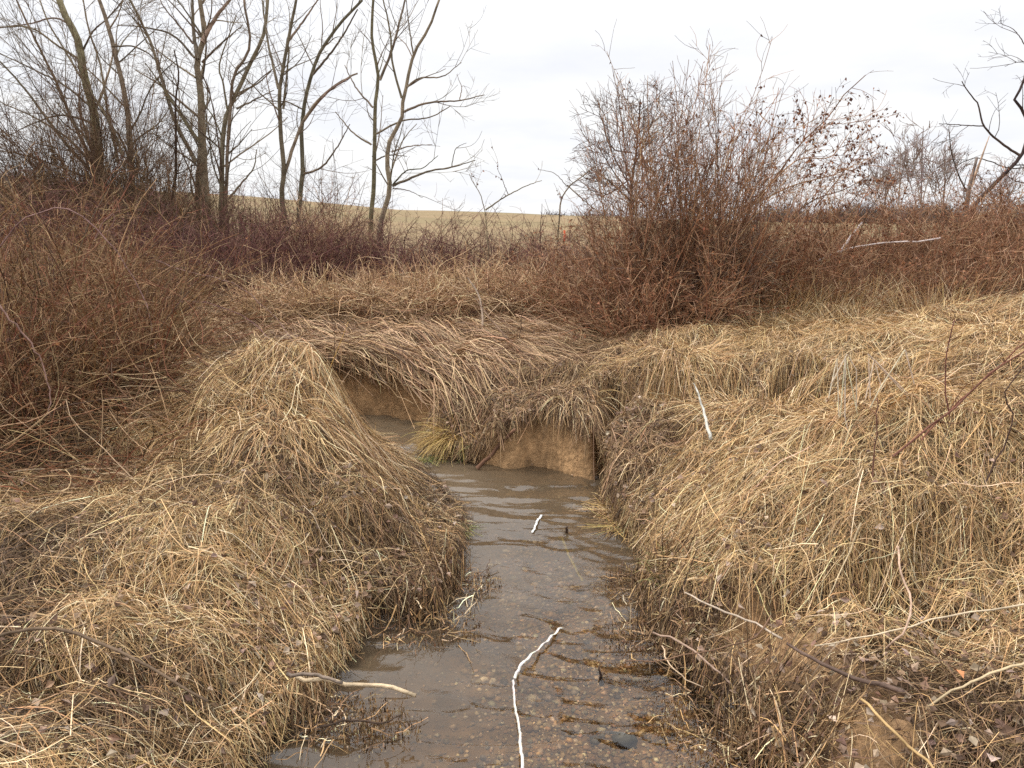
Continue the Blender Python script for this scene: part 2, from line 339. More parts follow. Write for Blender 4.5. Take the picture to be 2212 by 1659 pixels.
G0 = bed * (1 - kk) + (TOP - .04 + TU * smooth(14, 9, gy) + .35 * lump * smooth(14, 9, gy)) * kk
G0 += smooth(13, 30, gy) * .12 * fbm(gx * .12, gy * .12, 3)
soil = srgb(74, 56, 40); clay = srgb(182, 146, 106); sand = srgb(150, 120, 88); bedc = srgb(128, 102, 74); fieldc = srgb(138, 118, 88); fgreen = srgb(124, 113, 80)
col = np.zeros(gx.shape + (3,)) + soil
wet = (smooth(.14, .03, SD) * smooth(4.7, 4.2, gy))[..., None]; col = col * (1 - wet) + srgb(48, 36, 26) * wet
face = smooth(.2, .03, SD) * smooth(-.06, 0, SD) * smooth(4.2, 4.6, gy) * np.where(SD > -.06, 1, 0)
col = col * (1 - face[..., None]) + clay * face[..., None]
for c, r_, z, rad in ((1700,1350,.22,.30),(1780,1400,.2,.2),(1880,1560,.17,.22),(1640,1320,.2,.2),(1780,1660,.15,.2),(60,1090,.44,.25),(1500,1130,.25,.15)):
    q = px(c, r_, z); f = smooth(rad, rad * .4, np.hypot(gx - q[0], gy - q[1]) + .25 * rad * fbm(gx * 6, gy * 6, 8))[..., None]; col = col * (1 - f) + sand * f
wl = (smooth(.035, .01, SD) * smooth(-.05, 0, SD))[..., None]; col = col * (1 - .6 * wl) + srgb(60, 45, 32) * .6 * wl
f = smooth(.0, -.05, SD)[..., None]; col = col * (1 - f) + bedc * f
f = smooth(11, 15, gy)[..., None]; g_ = (smooth(-.2, .3, fbm(gx * .05, gy * .12, 6)) * .5 + smooth(2, 25, gx) * .35)[..., None]
col = col * (1 - f) + (fieldc * (1 - g_) + fgreen * g_) * f * (1 + .22 * fbm(gx * .35, gy * .5 + gx * .1, 17, 3) * smooth(400, 20, gy))[..., None]
ny, nx = gx.shape; ii = (np.arange(ny - 1)[:, None] * nx + np.arange(nx - 1)[None]).ravel()
ground = mesh_obj('ground', np.stack([gx, gy, G0], -1), np.stack([ii, ii + 1, ii + nx + 1, ii + nx], 1), col.reshape(-1, 3), M_ground, smooth_=True)
ground['kind'] = 'structure'

# water sheet
wx, wy = np.meshgrid(np.r_[-4.5, -3.6, np.arange(-3.0, 1.6, .018), 2.4], np.r_[-18, -8, -2, np.arange(0, 6.6, .018), 8.])
ny, nx = wx.shape; ii = (np.arange(ny - 1)[:, None] * nx + np.arange(nx - 1)[None]).ravel()
ux = wx + .25 * fbm(wx * 1.5, wy * 1.5, 70, 2); uy = wy + .2 * fbm(wx * 1.7, wy * 1.7, 73, 2) + .12 * wx
wz = .022 * fbm(ux * 2.2, uy * 5.5, 9, 2) + .011 * (1 - 4 * np.abs(vn(ux * 6, uy * 15, 12))) * (.3 + smooth(-.2, .3, fbm(wx * 1.2, wy * 1.2, 77))) + .003 * vn(ux * 16, uy * 32, 15)
water = mesh_obj('water', np.stack([wx, wy, wz], -1), np.stack([ii, ii + 1, ii + nx + 1, ii + nx], 1), (.1, .1, .1), M_water, smooth_=True)
water['kind'] = 'structure'

# ------------------------------------------------------------------ tags
def tag(o, label, cat, group=None, kind=None):
    if label: o['label'] = label
    if cat: o['category'] = cat
    if group: o['group'] = group
    if kind: o['kind'] = kind
    return o
def thing(name, label, cat, loc, group=None):
    o = bpy.data.objects.new(name, None); sc.collection.objects.link(o); o.location = tuple(float(v) for v in loc); o.empty_display_size = .1
    return tag(o, label, cat, group)
def gz(x, y): return float(gs(G0, np.array([x]), np.array([y]))[0])

# ------------------------------------------------------------------ gravel on the bed
def stones(name, x, y, z, s, C, mat=M_stone, flat=.55):
    base = []
    for a in (-1, -.45, .45, 1):
        rr = math.sqrt(1 - min(a * a, .8)); base += [(rr * cos(t) , rr * sin(t), a * .9) for t in np.arange(6) * math.pi / 3 + a]
    B = np.array(base); fc = [(r_ * 6 + i, r_ * 6 + (i + 1) % 6, r_ * 6 + 6 + (i + 1) % 6, r_ * 6 + 6 + i) for r_ in range(3) for i in range(6)] + [(18, 19, 20, 21), (18, 21, 22, 23)]
    Fb = np.array(fc); Nn = len(x)
    V = B[None] * (1 + R.normal(0, .13, (Nn, len(B), 1)))
    V = V * (s[:, None] * np.stack([R.uniform(.7, 1.2, Nn), R.uniform(.7, 1.2, Nn), R.uniform(.35, .7, Nn)], 1))[:, None]
    a = R.uniform(0, 6.28, Nn)[:, None]; V = np.stack([V[..., 0] * np.cos(a) - V[..., 1] * np.sin(a), V[..., 0] * np.sin(a) + V[..., 1] * np.cos(a), V[..., 2]], -1)
    V += np.stack([x, y, z], 1)[:, None]
    F = (np.arange(Nn)[:, None, None] * len(B) + Fb[None]).reshape(-1, 4)
    return V.reshape(-1, 3), F, np.repeat(C, len(B), 0)
x = R.uniform(-1.3, 1.3, 100000); y = R.uniform(1.2, 5.2, 100000); k = (gs(SD, x, y) < .02) & (R.random(100000) < np.clip(.25 + 1.1 * smooth(-.5, .5, x) + .3 * fbm(x * 2, y * 2, 3), .1, 1))
x = x[k][:26000]; y = y[k][:26000]; s = np.clip(R.lognormal(-5.2, .5, len(x)), .0025, .024)
C = pal([(172,142,106),(146,120,90),(126,104,82),(188,162,128),(150,114,82),(112,100,88),(200,182,154),(160,128,86)], len(x), .25)
V, F, C = stones('g', x, y, gs(G0, x, y) + s * .25, s, C)
tag(mesh_obj('gravel', V, F, C, M_stone, smooth_=True), 'small tan and brown pebbles lying on the shallow creek bed', 'gravel', kind='stuff')

# ------------------------------------------------------------------ matted grass
FL = [(500,850,-.8,.8),(420,950,-.5,1),(600,850,-.5,1),(620,950,.1,1),(750,880,.7,1),(850,1000,.8,.9),(680,1050,.5,.8),(400,1050,-1,.3),(200,1100,-1,.15),(0,1050,-1,.1),
 (700,1200,.8,.7),(300,1300,1,.1),(600,1350,.9,.4),(100,1500,1,.1),(450,1600,.8,.6),(850,1200,.8,.6),(950,1180,.9,.5),(200,1200,1,.2),(100,900,.6,.5),
 (2100,750,-1,.4),(1900,700,-1,.25),(1600,750,-1,.4),(1400,850,-.8,.7),(1900,1000,-1,.7),(2100,1100,-1,.5),(1600,1000,-1,.45),(1480,1150,-1,.25),(1750,1150,-1,.25),(1330,1080,-1,.8),
 (1450,1330,-1,.4),(2000,1400,-1,.2),(1560,1500,.35,1),(1650,1600,.35,1),(1900,1600,-.6,.7),(2200,1500,-1,.3),(2200,1000,-1,.6),(2000,850,-.9,.6),
 (1100,880,-.3,1),(1250,900,.1,1),(1000,880,-.7,.7),(850,760,1,.25),(600,720,1,.1),(1000,760,1,.15),(1200,760,1,.1),(300,720,1,.1),(600,600,1,.1)]
fl = []
for c, r_, dx, dy in FL:
    z = float(np.median([q[2] for q in sorted(CP, key=lambda q: (q[0] - c) ** 2 + (q[1] - r_) ** 2)[:2]]))
    a = px(c, r_, z); b = px(c + dx * 8, r_ + dy * 8, z); d = (b - a)[:2]; fl.append((*a[:2], *(d / np.linalg.norm(d))))
fl = np.array(fl)
def flow(x, y):
    o = np.zeros((len(x), 2)); s_ = np.zeros(len(x))
    for f in fl:
        w_ = 1 / ((x - f[0]) ** 2 + (y - f[1]) ** 2 + .02) ** 1.5; o += w_[:, None] * f[2:]; s_ += w_
    return unit(o)
# tussock relief the thatch lies on
def lay(x, y, ang_sd, L, K, lift, wd, C, acc, stray=.2, loose=.02, hang=1.0, wtip=.5, flowf=True, lim=.022, slope=.035, cvs=1.):
    Nn = len(x); d = flow(x, y) if flowf is True else flowf
    a = R.normal(0, ang_sd, Nn); rnd = R.random(Nn) < stray; a = np.where(rnd, R.uniform(-math.pi, math.pi, Nn), a)
    ca, sa = np.cos(a), np.sin(a); d = np.stack([d[:, 0] * ca - d[:, 1] * sa, d[:, 0] * sa + d[:, 1] * ca], 1)
    cv = cvs * R.normal(0, .28, Nn) + cvs * (R.random(Nn) < .2) * R.normal(0, 1., Nn)     # bend in plan
    t = np.linspace(0, 1, K)[None]; th = cv[:, None] * t
    dx = d[:, :1] * np.cos(th) - d[:, 1:] * np.sin(th); dy = d[:, :1] * np.sin(th) + d[:, 1:] * np.cos(th)
    X = x[:, None] + np.cumsum(dx, 1) * L[:, None] / K; Y = y[:, None] + np.cumsum(dy, 1) * L[:, None] / K
    s_ = gs(SD, X, Y); lm = R.exponential(lim, Nn)[:, None]; ok = np.minimum.accumulate(s_ > -lm, axis=1); li = np.maximum(ok.sum(1) - 1, 0)
    ix = np.minimum(np.arange(K)[None], li[:, None]); ar = np.arange(Nn)[:, None]; X = X[ar, ix] + np.arange(K)[None] * 1e-4; Y = Y[ar, ix]; s_ = gs(SD, X, Y)
    zt = gs(TOP, X, Y) + gs(TU, X, Y)
    over = np.maximum(.03 - s_, 0); zz = zt - over * hang - .6 * over ** .5 * (over > 0) * .25
    base = lift[:, None] + (loose * R.normal(size=(Nn, 1)) + slope * R.normal(size=(Nn, 1))) * (t - .3) + np.sin(t * math.pi) * R.uniform(0, .05, (Nn, 1)) * (L[:, None] / .35)
    Zc = zz + base; Zc = np.where(s_ < .05, np.maximum(Zc, .012 + .02 * R.random((Nn, K))), Zc)
    ww = wd[:, None] * np.linspace(1, wtip, K)[None]
    ribbons(acc, np.stack([X, Y, Zc], -1), ww, C)
STRAW = [(220,190,142),(204,170,121),(184,148,101),(230,206,166),(162,128,88),(194,159,113)]
BROWN = [(138,108,76),(112,86,62),(158,128,92),(88,66,48),(124,100,74),(70,53,39)]
def zmask(x, y, items):               # soft discs given by photo position
    o = np.zeros(len(x))
    for c, r_, z, rad, a in items:
        q = px(c, r_, z); o = np.maximum(o, a * smooth(rad, rad * .4, np.hypot(x - q[0], y - q[1])))
    return o
BARE = [(1690,1340,.2,.38,.82),(1790,1400,.2,.3,.8),(1600,1310,.2,.24,.8),(1880,1580,.17,.28,.92),(1640,1400,.2,.26,.9),(1780,1660,.15,.32,.92),(60,1090,.44,.24,.75),(1500,1140,.25,.14,.7),(2000,1340,.24,.26,.8),(1450,1010,.4,.15,.5),(1950,1440,.22,.25,.8)]
CLAYF = [(1170,985,.1,.26,1),(1130,985,.1,.2,1),(1215,985,.1,.2,.9),(1335,960,.15,.25,1),(850,870,.2,.6,.95),(920,880,.2,.35,.95),(780,870,.2,.35,.8)]
RED = [(60,930,.5,1.3,2),(250,880,.5,.9,2)]
def field(Nn, box, dens_fn=None):
    x = R.uniform(box[0], box[1], Nn); y = R.uniform(box[2], box[3], Nn)
    k = (gs(SD, x, y) > -.01) & (np.abs(x) < .74 * y + .8)
    k &= R.random(Nn) > zmask(x, y, BARE)
    k &= R.random(Nn) > .7 * smooth(.10, .03, gs(SD, x, y)) * smooth(-.1, .1, fbm(x * 4, y * 4, 66, 2))
    k &= R.random(Nn) > .45 * smooth(.1, .3, fbm(x * 8, y * 8, 61, 2))
    k &= ~((zmask(x, y, CLAYF) > R.random(Nn)) & (gs(SD, x, y) < .15))
    return x[k], y[k]
def promo(x, y): return zmask(x, y, [(1100,860,.38,1.0,1),(1200,800,.45,.9,1),(1280,900,.35,.6,1),(1020,900,.25,.5,1)])
def colour(x, y, Nn):
    tone = smooth(-.16, .22, fbm(x * 1.5, y * 1.5, 31, 3) + .16 * smooth(0, 1.2, np.abs(x) - .6) - .02)
    left_lo = -.12 * smooth(3.6, 2.6, y)
    tone = np.clip(tone + .55 * zmask(x, y, [(620,900,.7,1.3,1),(680,1000,.5,1.0,.8),(2000,750,.9,1.8,1),(1650,700,.8,1.4,1),(1900,950,.65,1.1,.8),(400,1600,.28,.5,.7),(1300,820,.5,1.0,.55),(1150,860,.4,.7,.5)]) - left_lo - .1 * promo(x, y) - .2 * smooth(.2, .05, gs(SD, x, y)) - .4 * zmask(x, y, RED) - .12, .06, .88)
    m_ = R.random(Nn) < tone
    return np.where(m_[:, None], pal(STRAW, Nn, .2), pal(BROWN, Nn, .28))
acc = Acc()
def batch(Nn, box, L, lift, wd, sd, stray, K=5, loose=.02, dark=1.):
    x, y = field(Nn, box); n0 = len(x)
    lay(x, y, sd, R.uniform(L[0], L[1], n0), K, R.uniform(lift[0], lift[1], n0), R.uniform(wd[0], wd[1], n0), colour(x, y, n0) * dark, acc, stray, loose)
batch(210000, (-3.2, 3.2, 1.1, 4.6), (.03, .15), (-.04, .012), (.0016, .0042), 1.3, .6, 4, dark=.5)             # lower mat, colour darkened to paint in shade beneath the straw
batch(190000, (-3.2, 3.2, 1.1, 4.6), (.07, .26), (-.02, .025), (.0014, .0030), .75, .38, 6)
batch(6500, (-3.2, 3.2, 1.1, 4.6), (.25, .55), (.01, .04), (.002, .0042), .7, .5, 7, .05)
batch(240000, (-5.5, 5.5, 4.6, 9.2), (.06, .26), (-.04, .02), (.002, .004), .8, .45, 5, dark=.6)  # farther lower mat, shade under the thatch put into its darker colour
batch(120000, (-5.5, 5.5, 4.6, 9.2), (.15, .42), (-.01, .04), (.0018, .0036), .5, .3, 6)
GB = [(168,138,102),(150,120,88),(130,102,76),(184,156,120),(108,84,62)]
for n_b, bx, L_, sd in ((26000, (1000, 1430, 745, 945), (.06, .3), .8), (12000, (1050, 1450, 720, 800), (.15, .5), .4), (3000, (420, 640, 700, 800), (.15, .5), .5)):
    c = R.uniform(bx[0], bx[1], n_b); r_ = R.uniform(bx[2], bx[3], n_b); p = px(c, r_, .42); x, y = p[0], p[1]; k = (gs(SD, x, y) > .02) & ~((zmask(x, y, CLAYF) > R.random(n_b)) & (gs(SD, x, y) < .15)); x, y = x[k], y[k]; n_b = len(x)
    lay(x, y, sd, R.uniform(L_[0], L_[1], n_b), 6, R.uniform(-.01, .05, n_b), R.uniform(.0025, .0065, n_b), pal(GB, n_b, .2), acc, .4, .03)
tag(acc.build('dead_grass', M_straw), 'matted pale straw and brown dead grass covering both creek banks', 'grass', kind='stuff')
print('grass verts', acc.n)

exec_later = []
# ------------------------------------------------------------------ standing and draped tussocks
def tussock(name, label, c, r_, z, h, spread, n_b, cols, group='grass tussocks on the banks', droop=-.22, lean=(0, 0), K=8, wd=(.0025, .005), L=(.25, .55), cat='grass tuft', rad=.5, jt=.28):
    p = px(c, r_, z); p[2] = gz(p[0], p[1])
    t = thing(name, label, cat, p, group); a_ = Acc()
    th = R.uniform(0, 6.283, n_b); rr = spread * np.sqrt(R.random(n_b))
    st = np.stack([p[0] + rr * np.cos(th), p[1] + rr * np.sin(th), np.full(n_b, p[2] - .02)], 1)
    d = np.stack([np.cos(th) * rad + lean[0], np.sin(th) * rad + lean[1], np.ones(n_b) * h], 1) + R.normal(0, jt, (n_b, 3))
    P = walk(st, d, R.uniform(L[0], L[1], n_b), K, .05, droop)
    g = gs(TOP, P[..., 0], P[..., 1]); s_ = gs(SD, P[..., 0], P[..., 1])
    P[..., 2] = np.maximum(P[..., 2], np.where(s_ > .03, g + .0, .02))
    ribbons(a_, P, R.uniform(wd[0], wd[1], n_b)[:, None] * np.linspace(1, .35, K)[None], pal(cols, n_b, .15))
    a_.build('blades', M_straw, t); return t
GREEN = [(112,116,66),(92,104,56),(138,134,84),(160,146,98)]
GOLD = [(190,160,96),(170,140,84),(206,178,118),(150,122,74)]
tussock('grass_tuft', 'green grass tuft drooping over the clay bank at the middle of the far bank', 1015, 905, .3, .8, .05, 130, GREEN[:3] + BROWN[:3], lean=(-.2, -.4), L=(.1, .22), jt=.4)
tussock('grass_tuft', 'small bright green grass tuft at the water edge on the tip of the promontory', 925, 975, .08, .9, .04, 120, GREEN[:3], L=(.1, .2))
tussock('grass_tuft', 'golden grass tuft sweeping down left of the green tuft above the water', 975, 925, .2, .6, .08, 260, GOLD, lean=(-.6, -.6), L=(.2, .4))
tussock('grass_tuft', 'yellow green tuft hanging over the left bank where the stream narrows', 995, 1105, .12, .7, .05, 90, GREEN + BROWN[:2], lean=(.3, -.1), L=(.08, .16), jt=.4, rad=.3)
tussock('grass_tuft', 'drooping golden green tuft overhanging the right bank beside the ripples', 1345, 1085, .16, 1.0, .09, 240, GOLD[:2] + BROWN[:4] + GREEN[:1], lean=(-.05, -.15), L=(.1, .22), jt=.4, rad=.3)
tussock('grass_tuft', 'arching straw tuft at the right bank corner below the clay hollow', 1335, 1040, .2, 1.0, .12, 300, STRAW + GOLD + BROWN, lean=(-.2, -.2), L=(.12, .26), jt=.4, rad=.3)
tussock('grass_tuft', 'sparse green shoots among straw on the near right bank', 1480, 1180, .27, 1.2, .16, 90, GREEN, lean=(-.2, 0), L=(.08, .18))
tussock('grass_tuft', 'dry clump hanging down over the clay face of the far bank', 1245, 900, .34, .35, .16, 420, BROWN + STRAW[:4], lean=(0, -.7), L=(.15, .42), droop=-.25, rad=.3, jt=.4)
tussock('grass_tuft', 'brown clump hanging beside the clay hollow on the far bank', 1290, 885, .38, .35, .12, 300, BROWN + STRAW[:2], lean=(.1, -.7), L=(.15, .4), droop=-.25, rad=.3, jt=.4)
g_ = 'clumps of washed up debris at the water edge'
for lab, c, r_, z, n_b, rd in (('washed up clump of straw and twigs round the pale stick on the left edge', 745, 1500, .12, 420, .10), ('dark twiggy debris clump low in the water below the pale stick', 800, 1560, .05, 260, .09),
    ('ragged brown debris clump at the foot of the left bank below its bulge', 930, 1320, .10, 420, .12), ('twiggy brown clump hanging at the edge of the left bank bulge', 990, 1210, .14, 380, .10), ('brown matted clump on the right edge beside the gravel', 1415, 1330, .12, 420, .12),
    ('straw and twig clump slumped over the lower right water edge', 1560, 1480, .14, 520, .14), ('ragged clump hanging on the right bank below the green shoots', 1390, 1210, .14, 380, .10), ('pale straw clump hanging over the lower right bank corner', 1640, 1590, .14, 480, .13)):
    p = px(c, r_, z); p[2] = gz(p[0], p[1]); t = thing('debris_clump', lab, 'debris', p, g_); a_ = Acc(); n_b = int(n_b * 1.6)
    th = R.uniform(0, 6.283, n_b); rr = rd * 1.3 * np.sqrt(R.random(n_b)); x = p[0] + rr * np.cos(th) * 1.4; y = p[1] + rr * np.sin(th); a = R.uniform(0, 6.283, n_b)
    lay(x, y, .5, R.uniform(.04, .2, n_b), 5, R.uniform(-.03, .05, n_b), R.uniform(.002, .006, n_b), pal(BROWN + BROWN[1:] + STRAW[2:4], n_b, .25), a_, .5, .03, hang=.9, flowf=np.stack([np.cos(a), np.sin(a)], 1), lim=.09, slope=.12)
    a_.build('debris_bits', M_straw, t)  # loose straw and twig pieces of the debris clump
def peak(name, label, c, r_, z, n_b, L, group, cols=STRAW, sp=.12, lean=(0, -.25)):
    p = px(c, r_, z); p[2] = gz(p[0], p[1]); t = thing(name, label, 'grass tussock', p, group); a_ = Acc()
    th = R.uniform(0, 6.283, n_b); rr = sp * np.sqrt(R.random(n_b)); x = p[0] + 1.5 * rr * np.cos(th); y = p[1] + rr * np.sin(th); th = th + R.normal(0, .5, n_b)
    d = unit(np.stack([np.cos(th) + lean[0], np.sin(th) + lean[1]], 1))
    lay(x, y, .6, R.uniform(L[0], L[1], n_b), 8, R.uniform(0, .07, n_b) * np.exp(-rr / sp), R.uniform(.0022, .005, n_b), np.where(R.random((n_b, 1)) < .75, pal(cols, n_b, .14), pal(BROWN, n_b, .2)), a_, .15, .06, flowf=d, slope=.09)
    a_.build('blades', M_straw, t)
G2 = 'draped straw tussocks of the left mound'
peak('straw_tussock', 'tall pointed straw tussock draped at the peak of the left mound', 628, 790, .80, 2600, (.25, .8), G2, sp=.22)
peak('straw_tussock', 'drooping straw tussock arching on the left shoulder of the mound', 470, 905, .60, 1500, (.2, .6), G2, sp=.15)
peak('straw_tussock', 'straw tussock slumped on the middle of the left mound below its peak', 600, 905, .64, 1500, (.2, .6), G2, sp=.16)
for lab, c, r_, z in (('straw tussock with ragged blades at the left of the right crest before the thicket', 1680, 700, .84),
                    ('straw tussock with ragged tips near the middle of the right crest', 1820, 690, .88),
                    ('tallest ragged straw tussock on the right crest near the red thicket', 2025, 690, .95),
                    ('rounded golden straw tussock at the far right edge of the crest', 2170, 700, 1.03),
                    ('golden straw tussock at the top left end of the right bank crest', 1450, 765, .72),
                    ('bushy straw tussock in the middle of the right bank under bleached stalks', 1880, 900, .70),
                    ('low straw tussock beside the dark hollow of the right bank', 1650, 880, .55)):
    peak('straw_tussock', lab, c, r_, z, 1300, (.15, .55), 'straw tussocks of the right bank', sp=.2, lean=(-.3, -.3))
# ragged wisps standing along the right crest
for lab, c, r_, z in (('upright ragged straw wisps at the left of the crest against the dark shrub', 1690, 680, .84), ('upright ragged straw wisps in the middle of the crest against the thicket', 1790, 670, .87), ('upright ragged straw wisps near the right end of the crest', 2030, 660, .96)):
    tussock('straw_wisp', lab, c, r_, z, 1.4, .42, 800, STRAW[:4] + BROWN[:3], group='straw wisps of the right crest', lean=(.0, -.05), L=(.2, .62), droop=-.13, jt=.4, wd=(.002, .0045))

# ------------------------------------------------------------------ flattened reeds, vine tangle, leaf litter
acc = Acc()
def inreg(n0, reg, z):
    c = R.uniform(reg[0], reg[1], n0); r_ = R.uniform(reg[2], reg[3], n0); p = px(c, r_, z); return p[0], p[1]
x, y = inreg(9000, (560, 1080, 690, 835), .42); k = (gs(SD, x, y) > .0) & (zmask(x, y, [(1080,850,.38,.95,1),(1250,820,.45,1.3,1),(1000,880,.3,.8,1)]) < .2); x, y = x[k], y[k]; n0 = len(x)
lay(x, y, .14, R.uniform(.7, 1.3, n0), 8, R.uniform(.0, .09, n0), R.uniform(.004, .009, n0), pal([(180,148,112),(156,124,92),(134,104,78),(200,170,132),(100,76,58)], n0, .2), acc, .05, .03, hang=.35, lim=.06, slope=.02, cvs=.35)
x, y = inreg(7000, (300, 1300, 640, 740), .5); n0 = len(x)
lay(x, y, .3, R.uniform(.4, 1.0, n0), 7, R.uniform(.0, .12, n0), R.uniform(.004, .008, n0), pal([(158,128,96),(138,108,82),(120,92,70),(176,146,110)], n0, .18), acc, .1, .05)
tag(acc.build('flattened_reeds', M_straw), 'long grey brown reed stems lying flat above the far clay bank', 'reeds', kind='stuff')

acc = Acc()
def drape(n0, xs, ys, hfun, L, K, wob, cols, r0, grav=-.02):
    x = R.uniform(*xs, n0); y = R.uniform(*ys, n0); g = gs(TOP, x, y); z = g + hfun(x, y) * R.uniform(.15, 1.1, n0)
    d = R.normal(size=(n0, 3)) * np.array([1, .6, .35])
    P = walk(np.stack([x, y, z], 1), d, R.uniform(*L, n0), K, wob, grav)
    P[..., 2] = np.maximum(P[..., 2], gs(TOP, P[..., 0], P[..., 1]) + .01)
    tubes(acc, P, np.outer(R.uniform(r0 * .7, r0 * 1.3, n0), np.linspace(1, .6, K)), pal(cols, n0, .2))
VT = [(194,164,126),(172,140,106),(148,116,88),(212,184,148),(112,84,64)]
hb = lambda x, y: .05 + .36 * smooth(-.25, .25, fbm(x * .55, y * .55, 41, 2))
drape(12000, (-3.2, 1.7), (8.2, 10.0), hb, (.25, .8), 8, .33, VT, .0035)
tag(acc.build('vine_tangle', M_twig), 'pale tangled dry vines heaped beyond the flattened reeds', 'vines', kind='stuff')

acc = Acc(); hb2 = lambda x, y: .10 + .22 * smooth(-.2, .3, fbm(x * 1.3, y * 1.3, 44, 2))
drape(1500, (-3.4, -1.7), (3.2, 4.3), hb2, (.25, .7), 8, .16, BROWN + VT + RB, .0022, -.03)
tag(acc.build('stalk_tangle', M_twig), 'tangled pale and brown dry stalks below the left thicket', 'dry stalks', kind='stuff')

acc = Acc()
x, y = inreg(5200, (950, 1450, 770, 940), .40); k = gs(SD, x, y) > .02; x, y = x[k], y[k]
x2, y2 = inreg(900, (1380, 2212, 1180, 1659), .22); x3, y3 = inreg(900, (500, 1000, 1000, 1400), .25); x4, y4 = inreg(250, (0, 600, 1100, 1600), .35)
x5, y5 = inreg(700, (1300, 1800, 840, 1000), .5)
x = np.r_[x, x2, x3, x4, x5]; y = np.r_[y, y2, y3, y4, y5]; k = gs(SD, x, y) > .0; x, y = x[k], y[k]
leaves(acc, np.stack([x, y, gs(TOP, x, y) + gs(TU, x, y) + R.uniform(.01, .055, len(x))], 1), .032, pal([(140,114,90),(124,98,80),(150,128,108),(98,76,60),(164,144,126),(132,110,94)], len(x), .15), False)
tag(acc.build('leaf_litter', M_leaf), 'curled grey brown dead leaves scattered over the matted grass', 'leaves', kind='stuff')

# ------------------------------------------------------------------ trees
BARK = [(124,110,92),(110,98,82),(134,120,100)]
def tree(name, label, D, stems, group, lvl, bark=BARK, base=True, extra=None, cat='tree', depth=.5, leaf=0, leafc=None, th=1.):
    """stems: (points in photo px, start width, end width in photo px, on_ground)"""
    bp = pd(*stems[0][0][0], D); loc = (bp[0], D, gz(bp[0], D))
    t = thing(name, label, cat, loc, group)
    ta = Acc(); ca = Acc(); allP, allR = [], []
    for si, (pts, w0, w1, gnd) in enumerate(stems):
        off = R.uniform(-1, 1) * depth
        P = [pd(c, r_, D + (0 if gnd else 0) + off * (i / max(len(pts) - 1, 1)) * (len(pts) > 2)) for i, (c, r_) in enumerate(pts)]
        if gnd: P = [np.array([P[0][0], D, gz(P[0][0], D) - .08])] + P
        K = 22; Q = resamp(P, K); Q[1:] += R.normal(0, .0022, (K - 1, 3)) * D / 10
        w_ = np.linspace(w0, w1, K) * SX / FPX * D / 2 * th * .86
        if gnd: w_[0] *= 1.35; w_[1] *= 1.12
        allP.append(Q); allR.append(w_)
        tubes(ta, Q, w_, pal(bark, 1, .08), 7)
    P0 = np.array(allP); R0 = np.array(allR); P, r = P0, R0; allc = []
    for (per_m, L0, L1, ang, K, wob, grav, rmin, cap) in lvl:
        P, r = grow(P, r, per_m, L0, L1, ang, K, .22, wob * .8, grav, .45, rmin, cap=cap)
        tubes(ca, P, r, pal(bark, len(P), .15)); allc.append(P)
    ta.build('trunk', M_bark, t, True); ca.build('crown', M_twig, t)
    if leaf:
        la = Acc(); q = np.concatenate([a.reshape(-1, 3) for a in allc[-2:]]); q = q[R.integers(0, len(q), leaf)]
        leaves(la, q, .034, pal(leafc, leaf, .2)); la.build('leaves', M_leaf, t)
    return t
Z = lambda f, pts: [f(*p) for p in pts]
L_med = [(2.6, .8, 2.4, (25, 55), 8, .12, .05, .006, 130), (4.5, .35, 1.1, (25, 55), 6, .14, .04, .004, 900), (8, .15, .55, (25, 60), 4, .15, .03, .003, 6500)]
G1 = 'bare trees of the left row'
tree('bare_tree', 'large dark bare tree leaning left at the left end of the row', 14.5, [
    (Z(Z1, [(700,1350),(640,1100),(600,700),(540,480),(500,250),(420,100),(365,-60)]), 22, 12, True),
    (Z(Z1, [(640,1130),(460,760),(350,500),(250,300),(180,160),(90,-40)]), 8, 3, False),
    (Z(Z1, [(640,1150),(480,990),(300,760),(150,560),(-40,350)]), 8, 3, False),
    (Z(Z1, [(600,1160),(400,1080),(200,1010),(-40,960)]), 5, 2, False),
    (Z(Z1, [(640,1130),(450,900),(250,770),(-40,640)]), 6, 2, False),
    (Z(Z1, [(590,790),(400,740),(200,800),(60,870)]), 5, 1.5, False),
    (Z(Z1, [(540,400),(380,300),(200,180),(-30,180)]), 5, 2, False),
    (Z(Z1, [(470,180),(380,120),(200,150),(0,175)]), 4, 1.5, False),
    (Z(Z1, [(530,330),(600,200),(700,110),(790,0)]), 4, 2, False),
    (Z(Z1, [(600,700),(430,560),(200,440),(-30,330)]), 5, 2, False)], G1,
    [(3.4, .9, 2.6, (20, 50), 8, .10, .07, .006, 280), (5, .35, 1.1, (20, 50), 6, .13, .06, .004, 2000), (7, .15, .5, (25, 55), 4, .15, .03, .003, 9000)], th=1.15)
tree('bare_tree', 'bare tree with an upright dark trunk right of the leaning left tree', 14.0, [
    (Z(Z1, [(860,1350),(840,950),(800,600),(740,350),(700,180),(615,-60)]), 17, 8, True),
    (Z(Z1, [(760,1050),(690,700),(640,400),(560,150),(530,-40)]), 7, 3, False),
    (Z(Z1, [(790,1000),(700,780),(560,560),(420,330),(300,120),(240,-40)]), 7, 3, False),
    (Z(Z1, [(720,300),(860,300),(960,350),(1080,500),(1240,640)]), 4, 2, False),
    (Z(Z1, [(700,190),(760,90),(800,-30)]), 4, 2, False)], G1, L_med)
tree('bare_tree', 'slim dark bare tree standing close before the forked tall tree', 13.5, [
    (Z(Z1, [(1090,1450),(1130,1100),(1130,850),(1130,620),(1150,480),(1120,320)]), 9, 3, True)], G1, [(3, .4, 1.2, (30, 70), 6, .14, .03, .004, 60), (5, .2, .6, (30, 60), 5, .15, 0, .003, 500)], bark=[(70,56,48)])
